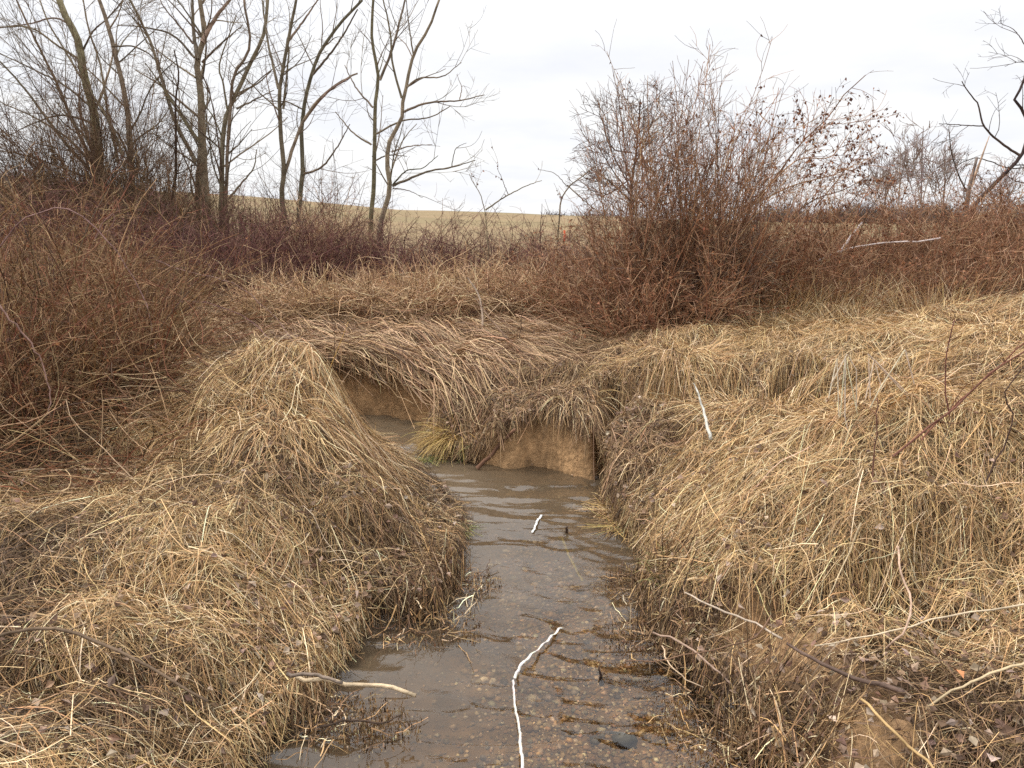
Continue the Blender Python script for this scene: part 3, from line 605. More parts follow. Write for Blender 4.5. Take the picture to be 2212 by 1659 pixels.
tree('bare_tree', 'tallest bare tree of the row with a thick straight trunk and left limb', 14.5, [
    (Z(Z1, [(1335,1400),(1310,1150),(1300,900),(1290,600),(1270,380),(1310,240),(1290,50),(1275,-60)]), 26, 9, True),
    (Z(Z1, [(1270,1400),(1275,1150),(1290,950),(1290,780)]), 14, 12, True),
    (Z(Z1, [(1260,1040),(1130,790),(1040,500),(970,280),(880,80),(820,-30)]), 10, 5, False),
    (Z(Z1, [(1270,380),(1245,200),(1235,-40)]), 10, 6, False),
    (Z(Z1, [(1300,270),(1370,140),(1500,-30)]), 11, 6, False),
    (Z(Z1, [(1255,500),(1100,390),(960,280)]), 5, 2, False), (Z(Z1, [(1250,370),(1100,220),(950,180),(760,160)]), 6, 2, False),
    (Z(Z1, [(1300,400),(1400,300),(1560,160)]), 6, 2, False), (Z(Z1, [(1240,280),(1140,150),(1040,20),(1020,-40)]), 5, 2, False),
    (Z(Z1, [(1310,730),(1350,600),(1300,480)]), 4, 2, False)], G1, L_med)
tree('bare_tree', 'bare tree with twin stems and limbs leaning right in the row', 14.2, [
    (Z(Z1, [(1425,1400),(1425,1200),(1430,950),(1450,760),(1520,600),(1600,430),(1700,200),(1725,-40)]), 14, 7, True),
    (Z(Z1, [(1450,1350),(1460,1100),(1465,900),(1480,730),(1530,430),(1580,370),(1565,-40)]), 10, 5, True),
    (Z(Z1, [(1460,700),(1430,520),(1410,450),(1460,260),(1520,100)]), 5, 2, False),
    (Z(Z1, [(1530,600),(1650,540),(1760,440)]), 5, 2, False), (Z(Z1, [(1520,700),(1640,640),(1760,580)]), 5, 2, False),
    (Z(Z1, [(1470,1280),(1560,1170),(1630,1080),(1650,960)]), 6, 2, False), (Z(Z1, [(1470,990),(1560,900),(1620,830)]), 4, 1.5, False)], G1, L_med)
L_thin = [(2.8, .6, 1.8, (25, 55), 7, .13, .05, .005, 90), (4.6, .3, .9, (25, 55), 5, .14, .03, .0035, 700), (8, .12, .45, (25, 60), 4, .15, .02, .0028, 5000)]
tree('bare_tree', 'slender bare tree forking low into a V right of the twin stem tree', 13.2, [
    (Z(Z1, [(1840,1450),(1810,1250),(1825,1120),(1800,800),(1800,580),(1850,280),(1910,-40)]), 14, 6, True),
    (Z(Z1, [(1825,1130),(1890,930),(1950,780),(2050,640),(2200,520),(2300,470)]), 9, 4, False),
    (Z(Z1, [(1790,570),(1720,250),(1680,-40)]), 7, 3, False), (Z(Z1, [(1850,270),(1940,150),(2060,-30)]), 6, 3, False),
    (Z(Z1, [(1820,700),(1850,420),(1860,300)]), 6, 3, False)], G1, L_thin)
tree('bare_tree', 'slender bare tree with limbs sweeping right beside the low forked tree', 13.4, [
    (Z(Z1, [(1915,1450),(1930,1250),(1945,1100),(1940,820),(1980,560),(2060,330),(2180,160),(2330,0)]), 13, 6, True),
    (Z(Z1, [(1950,1120),(2060,1080),(2157,960),(2250,800)]), 6, 2, False),
    (Z(Z1, [(1950,780),(2060,640),(2150,560),(2250,500)]), 7, 3, False),
    (Z(Z1, [(1940,700),(1860,660),(1740,650)]), 4, 2, False), (Z(Z1, [(2010,480),(2157,300),(2300,60)]), 6, 3, False)], G1, L_thin)
tree('bare_tree', 'straight slender bare tree left of the curved rightmost trunk', 12.6, [
    (Z(Z2, [(225,1450),(245,1200),(250,900),(260,620),(275,520),(235,260),(245,-40)]), 13, 6, True),
    (Z(Z2, [(285,515),(370,300),(410,150),(455,-40)]), 7, 4, False), (Z(Z2, [(230,930),(120,860),(0,720)]), 5, 2, False),
    (Z(Z2, [(240,690),(130,560),(60,420)]), 5, 2, False), (Z(Z2, [(265,860),(420,780),(620,750),(740,680)]), 5, 2, False),
    (Z(Z2, [(260,1030),(330,1000),(460,1005)]), 4, 1.5, False)], G1, L_thin)
tree('bare_tree', 'rightmost bare tree of the row with a curved trunk and long right limbs', 12.2, [
    (Z(Z2, [(285,1450),(350,1200),(330,1050),(350,900),(425,760),(435,640),(455,560),(500,350),(600,180),(680,-40)]), 15, 5, True),
    (Z(Z2, [(365,1195),(500,1140),(600,1100),(740,1078),(900,1030)]), 7, 2, False),
    (Z(Z2, [(440,720),(560,670),(680,652),(780,648),(960,610)]), 6, 2, False),
    (Z(Z2, [(460,560),(520,510),(690,490),(810,400)]), 5, 1.5, False), (Z(Z2, [(425,630),(370,420),(350,200),(300,-30)]), 6, 3, False),
    (Z(Z2, [(360,975),(480,940),(620,930)]), 4, 1.5, False), (Z(Z2, [(370,1185),(460,1095),(560,1080),(660,1000)]), 4, 1.5, False),
    (Z(Z2, [(500,350),(470,150),(455,0)]), 4, 2, False), (Z(Z2, [(370,1210),(470,1225),(560,1270)]), 3, 1, False),
    (Z(Z2, [(745,1075),(780,950),(840,920)]), 2.5, 1, False), (Z(Z2, [(800,640),(810,560),(780,480)]), 2.5, 1, False)], G1, L_thin)
# saplings in the gap
L_sap = [(4, .25, .8, (25, 60), 6, .14, .05, .003, 40), (6, .12, .4, (25, 60), 4, .15, .02, .002, 260)]
DL = [(110,72,54),(92,58,46),(130,84,60)]
tree('sapling', 'thin bare sapling forking in two above the brambles mid picture', 10.5, [
    (Z(Z2, [(975,1500),(960,1360),(925,1240),(890,1180),(860,1120)]), 4, 1.5, True), (Z(Z2, [(965,1350),(1100,1260),(1240,1190),(1330,1160)]), 4, 1.5, False),
    (Z(Z2, [(1110,1250),(1070,1150),(1040,1080)]), 2, 1, False)], 'saplings in the gap', L_sap, leaf=20, leafc=DL, cat='sapling', depth=.2)
tree('sapling', 'leaning sapling with a few hanging leaves near the big brown shrub', 10.0, [
    (Z(Z2, [(1430,1500),(1440,1400),(1455,1270),(1510,1195),(1580,1140),(1680,1060)]), 6, 2.5, True), (Z(Z2, [(1490,1200),(1400,1110),(1310,1090)]), 2, 1, False),
    (Z(Z2, [(1490,1190),(1600,1290),(1760,1420)]), 3, 1.5, False)], 'saplings in the gap', L_sap, leaf=40, leafc=DL, cat='sapling', depth=.2)
# distant round tree behind the shrub
tree('round_tree', 'distant grey bare tree with a rounded crown behind the big brown shrub', 26, [
    (Z(Z2, [(1900,1420),(1900,1250),(1930,1000),(1950,800),(1960,640)]), 8, 3, True)] + [
    (Z(Z2, [(1905, 1300 - 40 * i), ((1905 + e[0]) / 2 - 20, (1250 + e[1]) / 2), e]), 4, 1.2, False) for i, e in enumerate([(1620,1050),(1660,880),(1700,730),(1800,640),(1630,1250),(2080,650),(2180,800),(2250,950),(1740,680)])],
    'distant trees', [(4.5, .8, 2.2, (20, 55), 7, .12, .03, .014, 420), (5, .4, 1.1, (20, 55), 5, .14, .03, .010, 2600), (6, .25, .6, (25, 60), 4, .15, .0, .008, 9000)], bark=[(110,92,84),(96,80,74)], depth=2.5)
# right edge
tree('bare_tree', 'dark crooked bare tree leaning in at the right edge of the picture', 14, [
    (Z(Z3, [(1850,1400),(1900,1290),(2000,1180),(2120,1060),(2190,980),(2212,700),(2150,620),(2200,540),(2230,420)]), 13, 5, True),
    (Z(Z3, [(2180,970),(2050,880),(1960,790),(1920,650),(1850,560),(1820,510)]), 6, 2, False), (Z(Z3, [(1960,790),(1850,785),(1680,775)]), 3, 1.5, False),
    (Z(Z3, [(2250,1050),(2100,1050),(2000,1010),(1900,990),(1780,1040)]), 3, 2, False), (Z(Z3, [(2250,340),(2190,240),(2140,180),(2080,155)]), 3, 1, False),
    (Z(Z3, [(2250,1150),(2150,1130),(2080,1080)]), 3, 1.5, False), (Z(Z3, [(1950,1280),(2080,1270),(2250,1220)]), 3, 1.5, False),
    (Z(Z3, [(1850,1200),(1780,1040),(1750,900),(1740,790)]), 4, 1.5, False), (Z(Z3, [(2250,390),(2170,390),(2090,415)]), 2, 1, False)],
    'bare trees at the right', [(3.4, .35, 1.3, (30, 65), 6, .2, .04, .006, 170), (5, .15, .6, (30, 65), 5, .2, .02, .004, 1400), (6, .1, .4, (30, 60), 4, .2, 0, .003, 3500)], bark=[(84,70,64),(72,60,56)])
t = thing('snapped_tree', 'grey snapped tree trunk with a pale splintered piece at the right', 'tree trunk', (*pd(*Z3(1850, 1350), 13.2)[:2], gz(pd(*Z3(1850, 1350), 13.2)[0], 13.2)))
a_ = Acc(); Q = resamp([pd(*Z3(*p), 13.2) for p in ((1830,1450),(1850,1300),(1870,1170),(1900,1050),(1918,985))], 14); tubes(a_, Q, np.linspace(12, 5, 14) * SX / FPX * 13.2 / 2, pal([(120,104,96)], 1), 7); a_.build('trunk', M_bark, t, True)
a_ = Acc(); Q = resamp([pd(*Z3(*p), 13.3) for p in ((1880,1170),(1930,1030),(1995,850))], 8); tubes(a_, Q, np.linspace(7, 1.5, 8) * SX / FPX * 13.2 / 2, pal([(180,156,132)], 1), 5); a_.build('splinter', M_bark, t, True)
for i, (u, v, hgt, D, lab) in enumerate([(1420,1390,470,30,'distant bare tree left of the tall upright one at the far right'),(1560,1390,600,30,'tall upright distant bare tree behind the right thicket'),(1700,1390,480,33,'distant bare tree just left of the snapped trunk'),(1330,1400,330,34,'small distant bare tree beside the leaning leafy shrub'),(2050,1390,300,36,'low distant bare tree under the crooked right tree')]):
    tree('distant_tree', lab, D, [(Z(Z3, [(u, v + 40), (u + 10, v - hgt * .4), (u + 20, v - hgt)]), 5, 1.5, True)] + [(Z(Z3, [(u + 2, v - hgt * .1 * k), (u + e * .5, v - hgt * (.3 + .12 * k)), (u + e, v - hgt * (.55 + .13 * k))]), 3, 1, False) for k, e in enumerate([-90, 95, -60, 60])],
         'distant trees', [(2.2, 1., 2.8, (20, 50), 6, .1, .08, .012, 80), (4.5, .5, 1.4, (20, 50), 5, .14, .05, .013, 1100), (6, .25, .7, (20, 50), 4, .14, .05, .011, 6500)], bark=[(138,120,112),(122,106,100)], depth=2)

# ------------------------------------------------------------------ shrubs and brambles
def bush(name, label, cat, group, cx, D, w_, dep, h, n_s, arch, cols, twig=(9, .12, .4), K=9, lean=0., n_t=2, r0=.006, spread=.45, leaf=0, leafc=None, caps=(2600, 5200), wob=.09, jt=.18, leafs=.05, twcols=None, ang=(25, 70)):
    """cx given as a photo column at distance D"""
    c = pd(cx, 700, D)[0]; t = thing(name, label, cat, (c, D, gz(c, D)), group)
    th = R.uniform(0, 6.283, n_s); rr = np.sqrt(R.random(n_s)); x = c + rr * np.cos(th) * w_ / 2 * .8; y = D + rr * np.sin(th) * dep / 2 * .8
    d = np.stack([rr * np.cos(th) * spread + lean, rr * np.sin(th) * spread * .7, np.ones(n_s)], 1) + R.normal(0, jt, (n_s, 3))
    hh = h * R.uniform(.55, 1.15, n_s) * (1 - .35 * rr ** 2)
    P = walk(np.stack([x, y, gs(TOP, x, y) - .05], 1), d, hh * (1 + .9 * min(abs(arch) * 5, 1)), K, wob, arch)
    P[..., 2] = np.maximum(P[..., 2], gs(TOP, P[..., 0], P[..., 1]) + .015)
    r = R.uniform(.7, 1.4, n_s)[:, None] * r0 * np.linspace(1, .4, K)[None]
    a_ = Acc(); tubes(a_, P, r, pal(cols, n_s, .15), 4); a_.build('canes', M_twig, t)
    b_ = Acc(); Pq, rq = P, r; keep = [P]
    for i in range(n_t):
        Pq, rq = grow(Pq, rq, twig[0] * (1 + .3 * i), twig[1] * (.75 ** i), twig[2] * (.7 ** i), ang, 5, .12, .16, .02 + arch * .3, .6, .0017 if D < 6.5 else .0024, cap=caps[i])
        tubes(b_, Pq, rq, pal(twcols or cols, len(Pq), .22)); keep.append(Pq)
    b_.build('twigs', M_twig, t)
    if leaf:
        la = Acc(); q = np.concatenate([a.reshape(-1, 3) for a in keep[1:]]); q = q[R.integers(0, len(q), leaf)]
        leaves(la, q, leafs, pal(leafc, leaf, .2)); la.build('leaves', M_leaf, t)
    return t
PR = [(108,70,66),(92,60,58),(122,84,76),(82,58,54),(140,108,88)]
RU = [(148,110,82),(128,92,68),(164,128,98),(104,78,62),(178,146,116),(140,96,70)]
DLv = [(134,90,62),(118,78,54),(102,70,52),(150,104,74)]
# left thicket
g = 'bramble bushes of the left thicket'
for cx, D, w_, dp, h, ns, lab in ((-40,4.9,1.6,1.4,1.15,150,'rust brown bramble bush cut by the left edge of the picture'),(170,5.2,1.6,1.4,1.15,170,'dense rust brown bramble bush with purple canes near the left edge'),
    (250,5.5,1.0,1.2,.85,120,'bramble bush with arching canes just left of the straw mound'),(60,6.8,2.4,1.6,1.35,170,'tall brown bramble bush behind the dense one at the far left'),(200,7.6,2.0,1.6,.95,150,'low bramble bush behind the arching one left of the reeds'),
    (-60,3.9,.9,.8,.7,70,'low bramble bush reaching down the left edge of the picture'),(90,4.3,1.1,.9,.8,110,'bramble bush nearest the straw bank in the left thicket'),(240,4.6,1.0,.8,.7,100,'rust brown bramble bush beside the shoulder of the straw mound')):
    bush('bramble_bush', lab, 'bramble', g, cx, D, w_, dp, h, ns, -.10, RB, (9, .15, .5), 10, twcols=RB + [(170,140,104)], r0=.0048, caps=(3600, 6500), leaf=400, leafc=DLv, leafs=.022)
# purple red brambles across the middle
g = 'purple red brambles behind the reeds'
labs = ['red bramble bush at the foot of the leaning left tree','red bramble bush under the upright dark trunk','red bramble bush below the tallest bare tree','bright red bramble bush left of the pale vine heap','red bramble bush behind the pale vine heap','arching red bramble bush under the curved rightmost trunk','arching red bramble bush below the forked sapling','arching red bramble bush before the orange stake','red bramble bush joining the big brown shrub']
for i, (cx, D) in enumerate([(60,11.5),(230,11),(400,11.2),(560,10.8),(700,11.4),(850,11.2),(980,11),(1120,11),(1250,10.6)]):
    bush('bramble_bush', labs[i], 'bramble', g, cx, D, 2.4, 1.8, [1.1,1.1,1.0,1.0,.95,.85,.8,.8,.85][i], 130, -.12, PR, (6, .2, .6), 10, r0=.006, caps=(2200, 3600))
# brown scrub round the tree feet
g = 'brown scrub around the tree feet'
SC = [(112,88,66),(96,76,58),(128,104,78),(84,64,52)]
for i, (cx, D, w_, h, lab) in enumerate([(130,13.2,2.6,1.7,'brown scrub bush left of the leaning tree foot'),(250,13,2.4,2.2,'tall twiggy scrub bush around the feet of the two left trees'),(340,13.4,2.2,1.8,'brown scrub bush beside the slim dark trunk'),(440,13,2.2,1.3,'brown scrub bush at the foot of the tallest tree'),(540,13,2.0,1.1,'low brown scrub bush right of the twin stems'),(720,12,1.6,1.2,'pale vine covered scrub bush before the straight slender trunk'),(0,13,3,1.3,'brown scrub bush at the left edge under the trees')]):
    bush('scrub_bush', lab, 'shrub', g, cx, D, w_, 1.6, h, 130, -.01, SC if i != 5 else VT, (6, .2, .7), 8, r0=.006, caps=(2600, 5000), n_t=2)
bush('twiggy_shrub', 'dense twiggy shrub rising between the two left tree trunks', 'shrub', g, 285, 14.2, 2.6, 2, 4.2, 120, .0, SC, (5, .3, 1.0), 10, r0=.008, caps=(5000, 12000), spread=.28)
bush('twiggy_shrub', 'tall twiggy shrub thickening the foot of the leftmost leaning tree', 'shrub', g, 190, 14, 2.8, 2, 3.8, 120, .0, SC, (5, .3, 1.0), 10, r0=.008, caps=(5000, 12000), spread=.35)
bush('twiggy_shrub', 'round cloud of fine twigs hanging by the slender sweeping tree', 'shrub', g, 700, 13.8, 2.2, 1.6, 2.4, 50, .0, SC, (4, .3, .9), 10, r0=.007, caps=(1500, 3600), spread=.5)
# big brown shrub
g = 'brown leafy shrubs at the right'
bush('tall_shrub', 'tall brown shrub with upright stems and rusty leaves right of centre', 'shrub', g, 1470, 7.2, 1.8, 1.1, 2.35, 200, .012, RU, (8, .2, .6), 12, r0=.005, caps=(11000, 26000), spread=.17, leaf=1500, leafc=DLv, leafs=.028, twcols=RU + [(130,112,98),(112,98,88)], wob=.05, ang=(20, 50), jt=.10)
bush('tall_shrub', 'dense brown shrub at the left foot of the tall upright shrub', 'shrub', g, 1380, 7.4, 1.5, 1, 1.6, 90, -.01, RU, (7, .2, .6), 10, r0=.006, caps=(2600, 6500), leaf=900, leafc=DLv, leafs=.03)
bush('tall_shrub', 'dense brown shrub at the right foot of the tall upright shrub', 'shrub', g, 1620, 7.6, 1.8, 1.1, 1.75, 100, -.01, RU, (7, .2, .6), 10, r0=.006, caps=(2800, 6500), leaf=1300, leafc=DLv, leafs=.03)
tree('leaning_shrub', 'leaning shrub with rusty hanging leaves slanting up to the right', 8.0, [
    (Z(Z3, [(380,1420),(600,1180),(830,880),(980,740),(1080,600),(1220,470)]), 6, 2, True), (Z(Z3, [(480,1300),(800,1150),(1000,1100),(1300,960)]), 4, 1.5, False),
    (Z(Z3, [(400,1400),(520,1060),(560,860),(530,700)]), 4, 1.5, False), (Z(Z3, [(620,1160),(800,1000),(1000,980),(1120,830)]), 4, 1.5, False),
    (Z(Z3, [(700,1400),(900,1250),(1100,1180),(1240,1100)]), 4, 1.5, False), (Z(Z3, [(830,880),(860,760),(850,660)]), 3, 1, False), (Z(Z3, [(980,780),(1120,770),(1280,740)]), 2, 1, False),
    (Z(Z3, [(540,700),(640,790),(800,800),(960,700)]), 2, 1, False), (Z(Z3, [(900,1300),(1080,1080),(1200,900)]), 3, 1.2, False)], g,
    [(9, .3, .9, (20, 55), 7, .14, .02, .0035, 240), (10, .15, .45, (25, 60), 5, .16, 0, .0025, 2200), (8, .08, .25, (25, 60), 4, .16, 0, .002, 3500)], bark=RU, leaf=900, leafc=[(120,78,58),(98,66,52),(140,94,66)], cat='shrub', depth=.4)
g = 'rusty thicket bushes along the right'
labs = ['rusty thicket bush right of the big brown shrub','rusty thicket bush under the pale leaning stick','rusty thicket bush with the white cane above it','rusty thicket bush before the snapped trunk','rusty thicket bush cut by the right edge','low rusty bush in front of the tall shrub foot','rusty bush behind the right crest tussocks','dense rusty bush near the right end of the crest','rusty bush filling the gap behind the far bank']
for i, (cx, D, h, w_) in enumerate([(1760,8.6,1.3,2.4),(1880,8.8,1.2,2.4),(1980,9,1.15,2.4),(2100,9.2,1.2,2.4),(2220,8.8,1.2,2.4),(1430,6.9,.7,1.4),(1780,7.6,.75,2.0),(2060,7.6,.7,2.0),(1290,8.4,1.0,1.8)]):
    bush('thicket_bush', labs[i], 'shrub', g, cx, D, w_, 1.6, h, 150, -.06, RU, (9, .15, .5), 10, r0=.004, caps=(4000, 10000), leaf=1300, leafc=DLv, leafs=.03)
# small far wood on the skyline
acc = Acc()
for X0, X1, D, h, n_b in ((1180,1330,120,1.6,500),(1640,2212,170,7,2600),(1700,2400,110,4.2,2500),(-200,300,130,4.5,1500)):
    a = pd(X0, 480, D)[0]; b = pd(X1, 480, D)[0]; x = R.uniform(a, b, n_b); y = D + R.uniform(-3, 3, n_b)
    g0 = gs(G0, x, y); hh = h * (.5 + .7 * np.clip(fbm(x * .15, y * 0, 51) + .5, 0, 1))
    P = walk(np.stack([x, y, g0 - .3], 1), R.normal(0, .25, (n_b, 3)) + np.array([0, 0, 1]), hh * R.uniform(.5, 1, n_b), 6, .15, .02)
    tubes(acc, P, np.full((n_b, 6), .05) * np.linspace(1.6, .6, 6), pal([(104,92,92),(92,86,86),(78,80,70)], n_b, .1))
    Pq, rq = grow(P, np.full((n_b, 6), .06), .9, 1, 2.2, (25, 60), 4, .3, .15, .0, .6, .03); tubes(acc, Pq, rq, pal([(110,98,98),(96,88,88)], len(Pq), .1))
tag(acc.build('far_wood', M_twig), 'grey bare woodland along the far skyline', 'woodland', kind='stuff')

# ------------------------------------------------------------------ sticks, stalks, single things
def stick(name, label, pts, w0, w1, cols, cat='stick', group=None, K=12, S=6, mat=None, jit=.0025, branches=None):
    """pts: (column,row,height) or (column,row,'d',dist)"""
    P = [px(p[0], p[1], p[2]) if len(p) == 3 else pd(p[0], p[1], p[3]) for p in pts]
    Q = resamp(P, K); Q[1:-1] += R.normal(0, jit, (K - 2, 3)); c0 = Q[0].copy()
    a_ = Acc(); tubes(a_, Q - c0, np.linspace(w0, w1, K) / 2, pal(cols, 1, .03), S)
    if branches:
        Bp, Br = grow((Q - c0)[None], (np.linspace(w0, w1, K) / 2)[None], branches[0], branches[1], branches[2], (25, 60), 5, .2, .12, .0, .6, .0015); tubes(a_, Bp, Br, pal(cols, len(Bp), .05))
    ob = a_.build(name, mat or M_bark, None, True); ob.location = tuple(c0); tag(ob, label, cat, group); return ob
GREY = [(118,104,92)]; PALE = [(190,168,138)]; WHT = [(216,208,198)]; DARK = [(78,62,54)]
def top(c, r_, z): return (c, r_, z)
stick('fallen_branch', 'long grey curved branch lying on the grass at the lower left', [(-40,1385,.47),(60,1357,.49),(130,1360,.49),(250,1402,.46),(350,1455,.43),(450,1515,.38)], .012, .007, [(108,90,74)])
stick('broken_stick', 'pale barkless stick jutting over the water from the left bank', [(640,1462,.17),(700,1470,.19),(800,1482,.17),(868,1492,.16),(898,1503,.15)], .015, .014, PALE)
stick('broken_stick', 'grey stick lying above the pale one at the left water edge', [(620,1455,.20),(680,1458,.21),(740,1475,.20)], .014, .01, GREY)
stick('debris_twig', 'brown twig lying low in the water beside the left bank debris', [(690,1570,.06),(760,1555,.05),(830,1560,.04),(865,1545,.03)], .009, .005, DARK)
stick('fallen_stick', 'dark thick stick ending in a pale broken end on the lower right bank', [(1700,1390,.27),(1770,1430,.27),(1850,1465,.27),(1955,1498,.27)], .010, .017, [(96,80,70)])
stick('fallen_stick', 'pale grey stick slanting toward the water on the right bank', [(1480,1280,.23),(1560,1318,.24),(1640,1350,.25),(1690,1380,.25)], .007, .009, [(178,160,142)])
stick('fallen_stick', 'forked pale stick at the right water edge above the gravel', [(1410,1366,.18),(1480,1392,.17),(1540,1440,.15),(1590,1490,.1)], .008, .008, [(170,146,122)])
stick('curved_twig', 'thin white curved twig dipping toward the gravel at the right bank', [(1430,1395,.12),(1440,1425,.10),(1480,1465,.09),(1520,1485,.09)], .006, .004, PALE)
stick('curved_twig', 'long dark twig reaching out over the water from the right bank', [(1350,1427,.12),(1420,1428,.14),(1500,1410,.18),(1640,1370,.24),(1665,1330,.28)], .004, .006, [(120,92,74)])
stick('curved_stalk', 'long pale bent stalk standing on the right bank slope', [(1940,1180,.55),(1945,1230,.5),(1965,1290,.44),(1950,1370,.36),(1915,1400,.3)], .007, .008, [(190,170,140)])
stick('curved_stalk', 'pale bent stalk left of the long one on the right slope', [(1790,1290,.3),(1840,1180,.45),(1860,1130,.55)], .004, .008, PALE)
stick('fallen_stalk', 'straw coloured stalk crossing the lower right corner', [(1860,1510,.28),(1950,1600,.27),(2040,1680,.26)], .009, .008, [(178,146,104)])
stick('fallen_stalk', 'pale stalk slanting up to the right edge low on the bank', [(2000,1530,.28),(2100,1470,.33),(2230,1425,.38)], .006, .009, PALE)
stick('fallen_stalk', 'long thin pale stalk sweeping across the right bank to the edge', [(1760,1395,.28),(1900,1370,.33),(2060,1330,.4),(2240,1300,.48)], .005, .007, [(200,180,148)])
stick('waterside_root', 'muddy stick leaning against the clay face into the water', [(1030,1012,.02),(1060,985,.10),(1085,955,.19),(1112,928,.30)], .03, .022, [(110,84,64)], branches=(10, .05, .15))
stick('bent_sapling', 'bare grey sapling bent like a bow above the flattened reeds', [(1010,600,'d',7.6),(1035,640,'d',7.4),(1042,700,'d',7.2),(1030,750,'d',7),(1010,795,'d',6.7)], .016, .028, [(150,134,118)], K=16)
stick('dead_stalk', 'thin brown stem slanting down right of the bent sapling', [(1025,640,'d',7.2),(1060,690,'d',6.9),(1115,750,'d',6.6)], .010, .02, [(128,104,86)])
stick('white_stick', 'short white barkless stick standing on the right bank top', [(1498,828,'d',4.3),(1512,860,'d',4.25),(1524,905,'d',4.15),(1535,950,'d',4.05)], .008, .022, WHT)
stick('white_stick', 'white leaning stick poking out of the thicket below the far trees', [(1815,545,'d',8.2),(1835,515,'d',8.2),(1862,480,'d',8.2)], .03, .02, WHT)
stick('white_cane', 'long white arched cane lying across the top of the right thicket', [(1760,565,'d',7.7),(1840,535,'d',7.7),(1920,524,'d',7.7),(1990,521,'d',7.7),(2032,514,'d',7.7)], .014, .018, WHT)
stick('fallen_log', 'dark weathered log end lying in the grass at the right edge', [(2110,985,.66),(2180,935,.76),(2260,880,.86)], .05, .07, [(84,68,56)], cat='log', K=22, S=9, jit=.007, branches=(4, .03, .08))
stick('reed_stem', 'tall orange tan reed stem standing right of the mound peak', [(703,880,'d',4.6),(712,800,'d',4.6),(735,740,'d',4.6),(752,695,'d',4.6)], .006, .003, [(196,150,92)], cat='stalk', jit=.001)
stick('weed_stalk', 'dark dead weed stalk standing before the flattened reeds', [(720,860,'d',5.4),(722,760,'d',5.4),(724,640,'d',5.4)], .006, .004, [(92,66,54)], cat='stalk', branches=(9, .04, .12))
stick('weed_stalk', 'dark dead weed stalk standing right of the thin slanting stem', [(1110,790,'d',6.4),(1125,700,'d',6.4),(1130,660,'d',6.4)], .009, .004, DARK, cat='stalk', branches=(7, .05, .2))
stick('weed_stalk', 'thin reddish weed stalk standing on the promontory leaf litter', [(1150,930,'d',5.1),(1160,880,'d',5.1),(1168,820,'d',5.1)], .005, .003, [(110,70,60)], cat='stalk', branches=(6, .04, .12))
g = 'dark briar canes rising on the right bank'
stick('briar_cane', 'long dark cane slanting up to the right edge', [(1930,985,'d',2.85),(2050,890,'d',2.8),(2150,800,'d',2.75),(2240,740,'d',2.7)], .010, .006, [(120,84,70)], cat='briar', group=g, branches=(3, .1, .3))
stick('briar_cane', 'second dark cane slanting under the longest one at the right', [(1990,950,'d',2.95),(2080,860,'d',2.9),(2160,790,'d',2.85),(2240,710,'d',2.8)], .007, .005, [(132,92,76)], cat='briar', group=g, branches=(3, .1, .3))
stick('briar_cane', 'upright dark thorny shoot crossing the leaning canes', [(2060,935,'d',3.2),(2040,830,'d',3.2),(2050,740,'d',3.2),(2062,690,'d',3.2)], .007, .004, [(112,76,66)], cat='briar', group=g, branches=(6, .06, .2))
stick('briar_cane', 'upright thin dark shoot on the middle of the right bank', [(1885,1030,'d',2.95),(1893,930,'d',2.95),(1895,860,'d',2.95)], .007, .004, [(120,84,72)], cat='briar', group=g, branches=(4, .04, .12))
stick('briar_cane', 'crooked dark shoot beside the log at the right edge', [(2130,1040,'d',2.6),(2185,890,'d',2.6),(2172,850,'d',2.6),(2225,780,'d',2.6)], .007, .004, DARK, cat='briar', group=g, branches=(3, .05, .15))
# purple canes arching in the left thicket
g = 'arching purple canes of the left thicket'
for lab, pts in (('high purple cane arching over the top of the left thicket', [(-20,560,'d',4.6),(60,470,'d',4.6),(140,450,'d',4.6),(230,520,'d',4.6),(300,620,'d',4.6),(345,780,'d',4.5)]),
                 ('pale looped cane end standing above the left thicket', [(205,520,'d',5),(225,480,'d',5),(246,462,'d',5),(247,475,'d',5),(225,505,'d',5)]),
                 ('long grey cane arching over the flat reeds from the thicket', [(330,560,'d',5.6),(400,585,'d',5.6),(500,610,'d',5.6),(590,680,'d',5.6),(660,780,'d',5.4)]),
                 ('purple cane curving down at the left edge of the thicket', [(-20,640,'d',3.6),(40,710,'d',3.6),(90,780,'d',3.6),(110,900,'d',3.5)]),
                 ('thin cane arched across the reeds below the longest cane', [(300,690,'d',5.4),(420,650,'d',5.4),(520,680,'d',5.4),(610,760,'d',5.2)])):
    stick('bramble_cane', lab, pts, .009, .005, [(128,94,96),(140,112,104)], cat='bramble', group=g, K=20, jit=.004)
# bleached stalk cluster
t = thing('bleached_stalks', 'cluster of bent white bleached stalks in the right bank hollow', 'dead stalks', px(1830, 900, .66))
for pts in ([(1795,830),(1830,765),(1850,800),(1850,880)],[(1815,900),(1826,770),(1845,860),(1865,960),(1890,1030)],[(1880,860),(1876,765),(1960,850),(1985,870)],[(1875,765),(1980,870)],[(1870,860),(1888,778),(1905,840)],[(1888,778),(1990,890)],[(1955,755),(1900,840),(1880,880)],[(1955,755),(1975,830)],[(1826,770),(1825,900),(1850,1020)],[(1790,860),(1808,775),(1812,900)],[(1845,1000),(1900,960),(1960,930)]):
    a_ = Acc(); D = R.uniform(3.3, 3.5); Q = np.concatenate([np.linspace(pd(*pts[i], D), pd(*pts[i + 1], D), 5)[(1 if i else 0):] for i in range(len(pts) - 1)]) - np.array(t.location) * 0
    tubes(a_, Q, np.full(len(Q), .0028), pal([(204,190,168)], 1, .06), 5); a_.build('stalk', M_twig, t, False)
